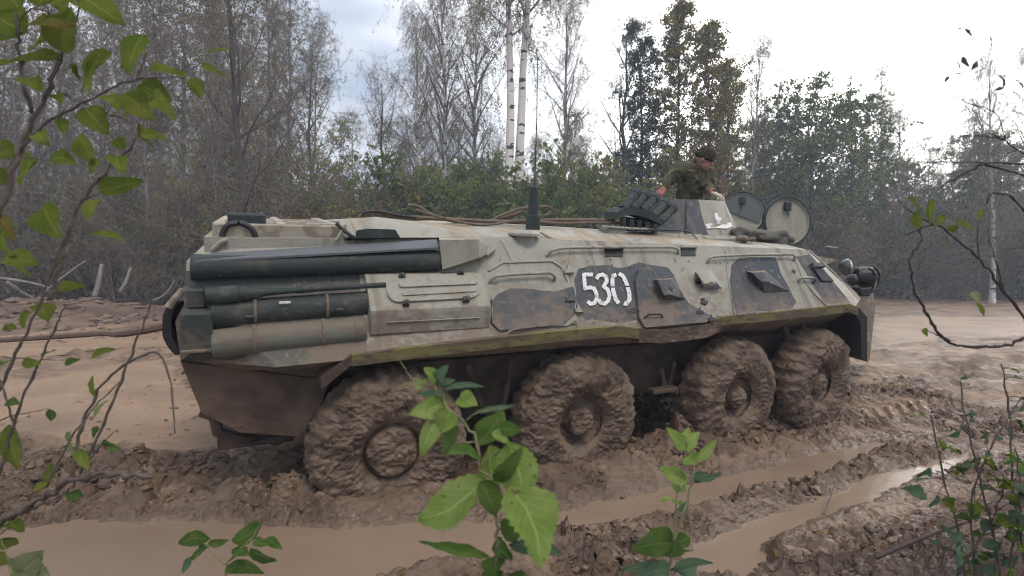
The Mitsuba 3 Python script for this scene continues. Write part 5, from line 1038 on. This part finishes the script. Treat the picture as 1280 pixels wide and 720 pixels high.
tree_fg('willow_twig', 'thin twig with small dark drooping leaves against the white sky at the upper right', 'branch', 1.9, c9,
 [([(800, 800), (520, 630), (420, 575), (350, 525), (325, 440), (280, 405), (210, 385), (150, 350), (118, 322), (135, 285), (190, 276), (270, 262)], 1.1), ([(350, 525), (215, 510), (105, 540)], 1.0), ([(350, 525), (250, 480)], .8), ([(440, 590), (380, 565), (355, 585)], .9), ([(600, 420), (450, 320), (385, 300), (320, 280)], 1.0), ([(270, 262), (292, 205)], .4), ([(190, 276), (185, 215), (200, 190), (205, 150), (185, 105)], .4)],
 [((195, 110), (230, 156), 6, Ds), ((291, 136), (290, 206), 6, Ds), ((190, 213), (217, 252), 5, Ds), ((241, 234), (218, 266), 5, Ds), ((157, 226), (179, 260), 3.5, Ds), ((111, 267), (134, 281), 2.5, Ds), ((141, 287), (121, 314), 3, Ds), ((150, 275), (190, 276), 3, Ds), ((325, 282), (342, 328), 6, Ds), ((342, 330), (303, 342), 4, Ds), ((383, 298), (418, 338), 6, Ds), ((375, 345), (407, 371), 6, Ds), ((200, 188), (212, 194), 3, Ds), ((182, 104), (192, 110), 3, Ds)], stem='dark_stem', teeth=0)
# leafy bush at the lower right, many small leaves on thin stems
rs = np.random.default_rng(5); stems, lv = [], []
SP = [[(1205, 860), (1205, 720), (1195, 650), (1180, 600), (1165, 520)], [(1250, 860), (1250, 720), (1235, 640), (1215, 560), (1200, 480)], [(1290, 860), (1280, 700), (1265, 600), (1262, 520), (1252, 455)], [(1215, 860), (1220, 720), (1212, 640), (1240, 560), (1278, 495)], [(1300, 860), (1300, 720), (1290, 600), (1284, 500)], [(1260, 860), (1262, 720), (1275, 640), (1270, 560)], [(1180, 880), (1190, 740), (1215, 690), (1240, 650), (1256, 600)]]
for sp in SP:
    stems.append((sp, 2.0)); c = spline(np.array([(x, y, 0) for x, y in sp], float), 60)[:, :2]
    for k in range(15):
        i = rs.integers(16, 60); b = c[i]; a = rs.uniform(-2.9, .5) if rs.random() < .75 else rs.uniform(0, 6.28); L = rs.uniform(10, 26) * (1.25 if b[1] > 600 else .8); t = b + L * np.array([math.cos(a) * 1.1, math.sin(a) * .7])
        tw_ = b + (t - b) * .9 + rs.normal(size=2) * 6
        lv.append((tuple(t), tuple(t + (t - b) * .8 + [0, 4]), L * .5, ['leaf_deep', 'leaf_bluish', 'leaf_olive', 'leaf_bluish'][rs.integers(4)])); stems.append(([tuple(b), tuple((b + t) / 2 + [0, -2]), tuple(t)], .7))
tree_fg('leafy_bush', 'bush of thin stems with many small green leaves at the lower right corner', 'bush', 2.1, lambda X, Y: (X, Y), stems, lv, stem='brown_stem', jitter=.18)
def lie(px, z, r_, label, name='fallen_stick', mat='brown_stem'):
    w = np.array([[*(g := G(x, y, z))[:2], H(g[0], g[1]) + r_ * .6 + dz] for x, y, dz in px]); put(name, tube(w, [r_, r_ * .8, r_ * .5][:len(w)] if len(w) == 3 else r_, 7, 12), mat, smooth=True, label=label, cat='stick')
lie([(1095, 655, .02), (1150, 660, .05), (1215, 672, .04)], .35, .012, 'dark fallen stick lying on the soil bank at the right')
lie([(1030, 640, .02), (1045, 610, .10), (1050, 600, .14)], .0, .006, 'thin twig stuck upright in the mud beside the second puddle', 'stuck_twig')
lie([(850, 545, .02), (905, 530, .02), (960, 510, .02)], .0, .008, 'thin twig lying on the churned mud near the front wheels')
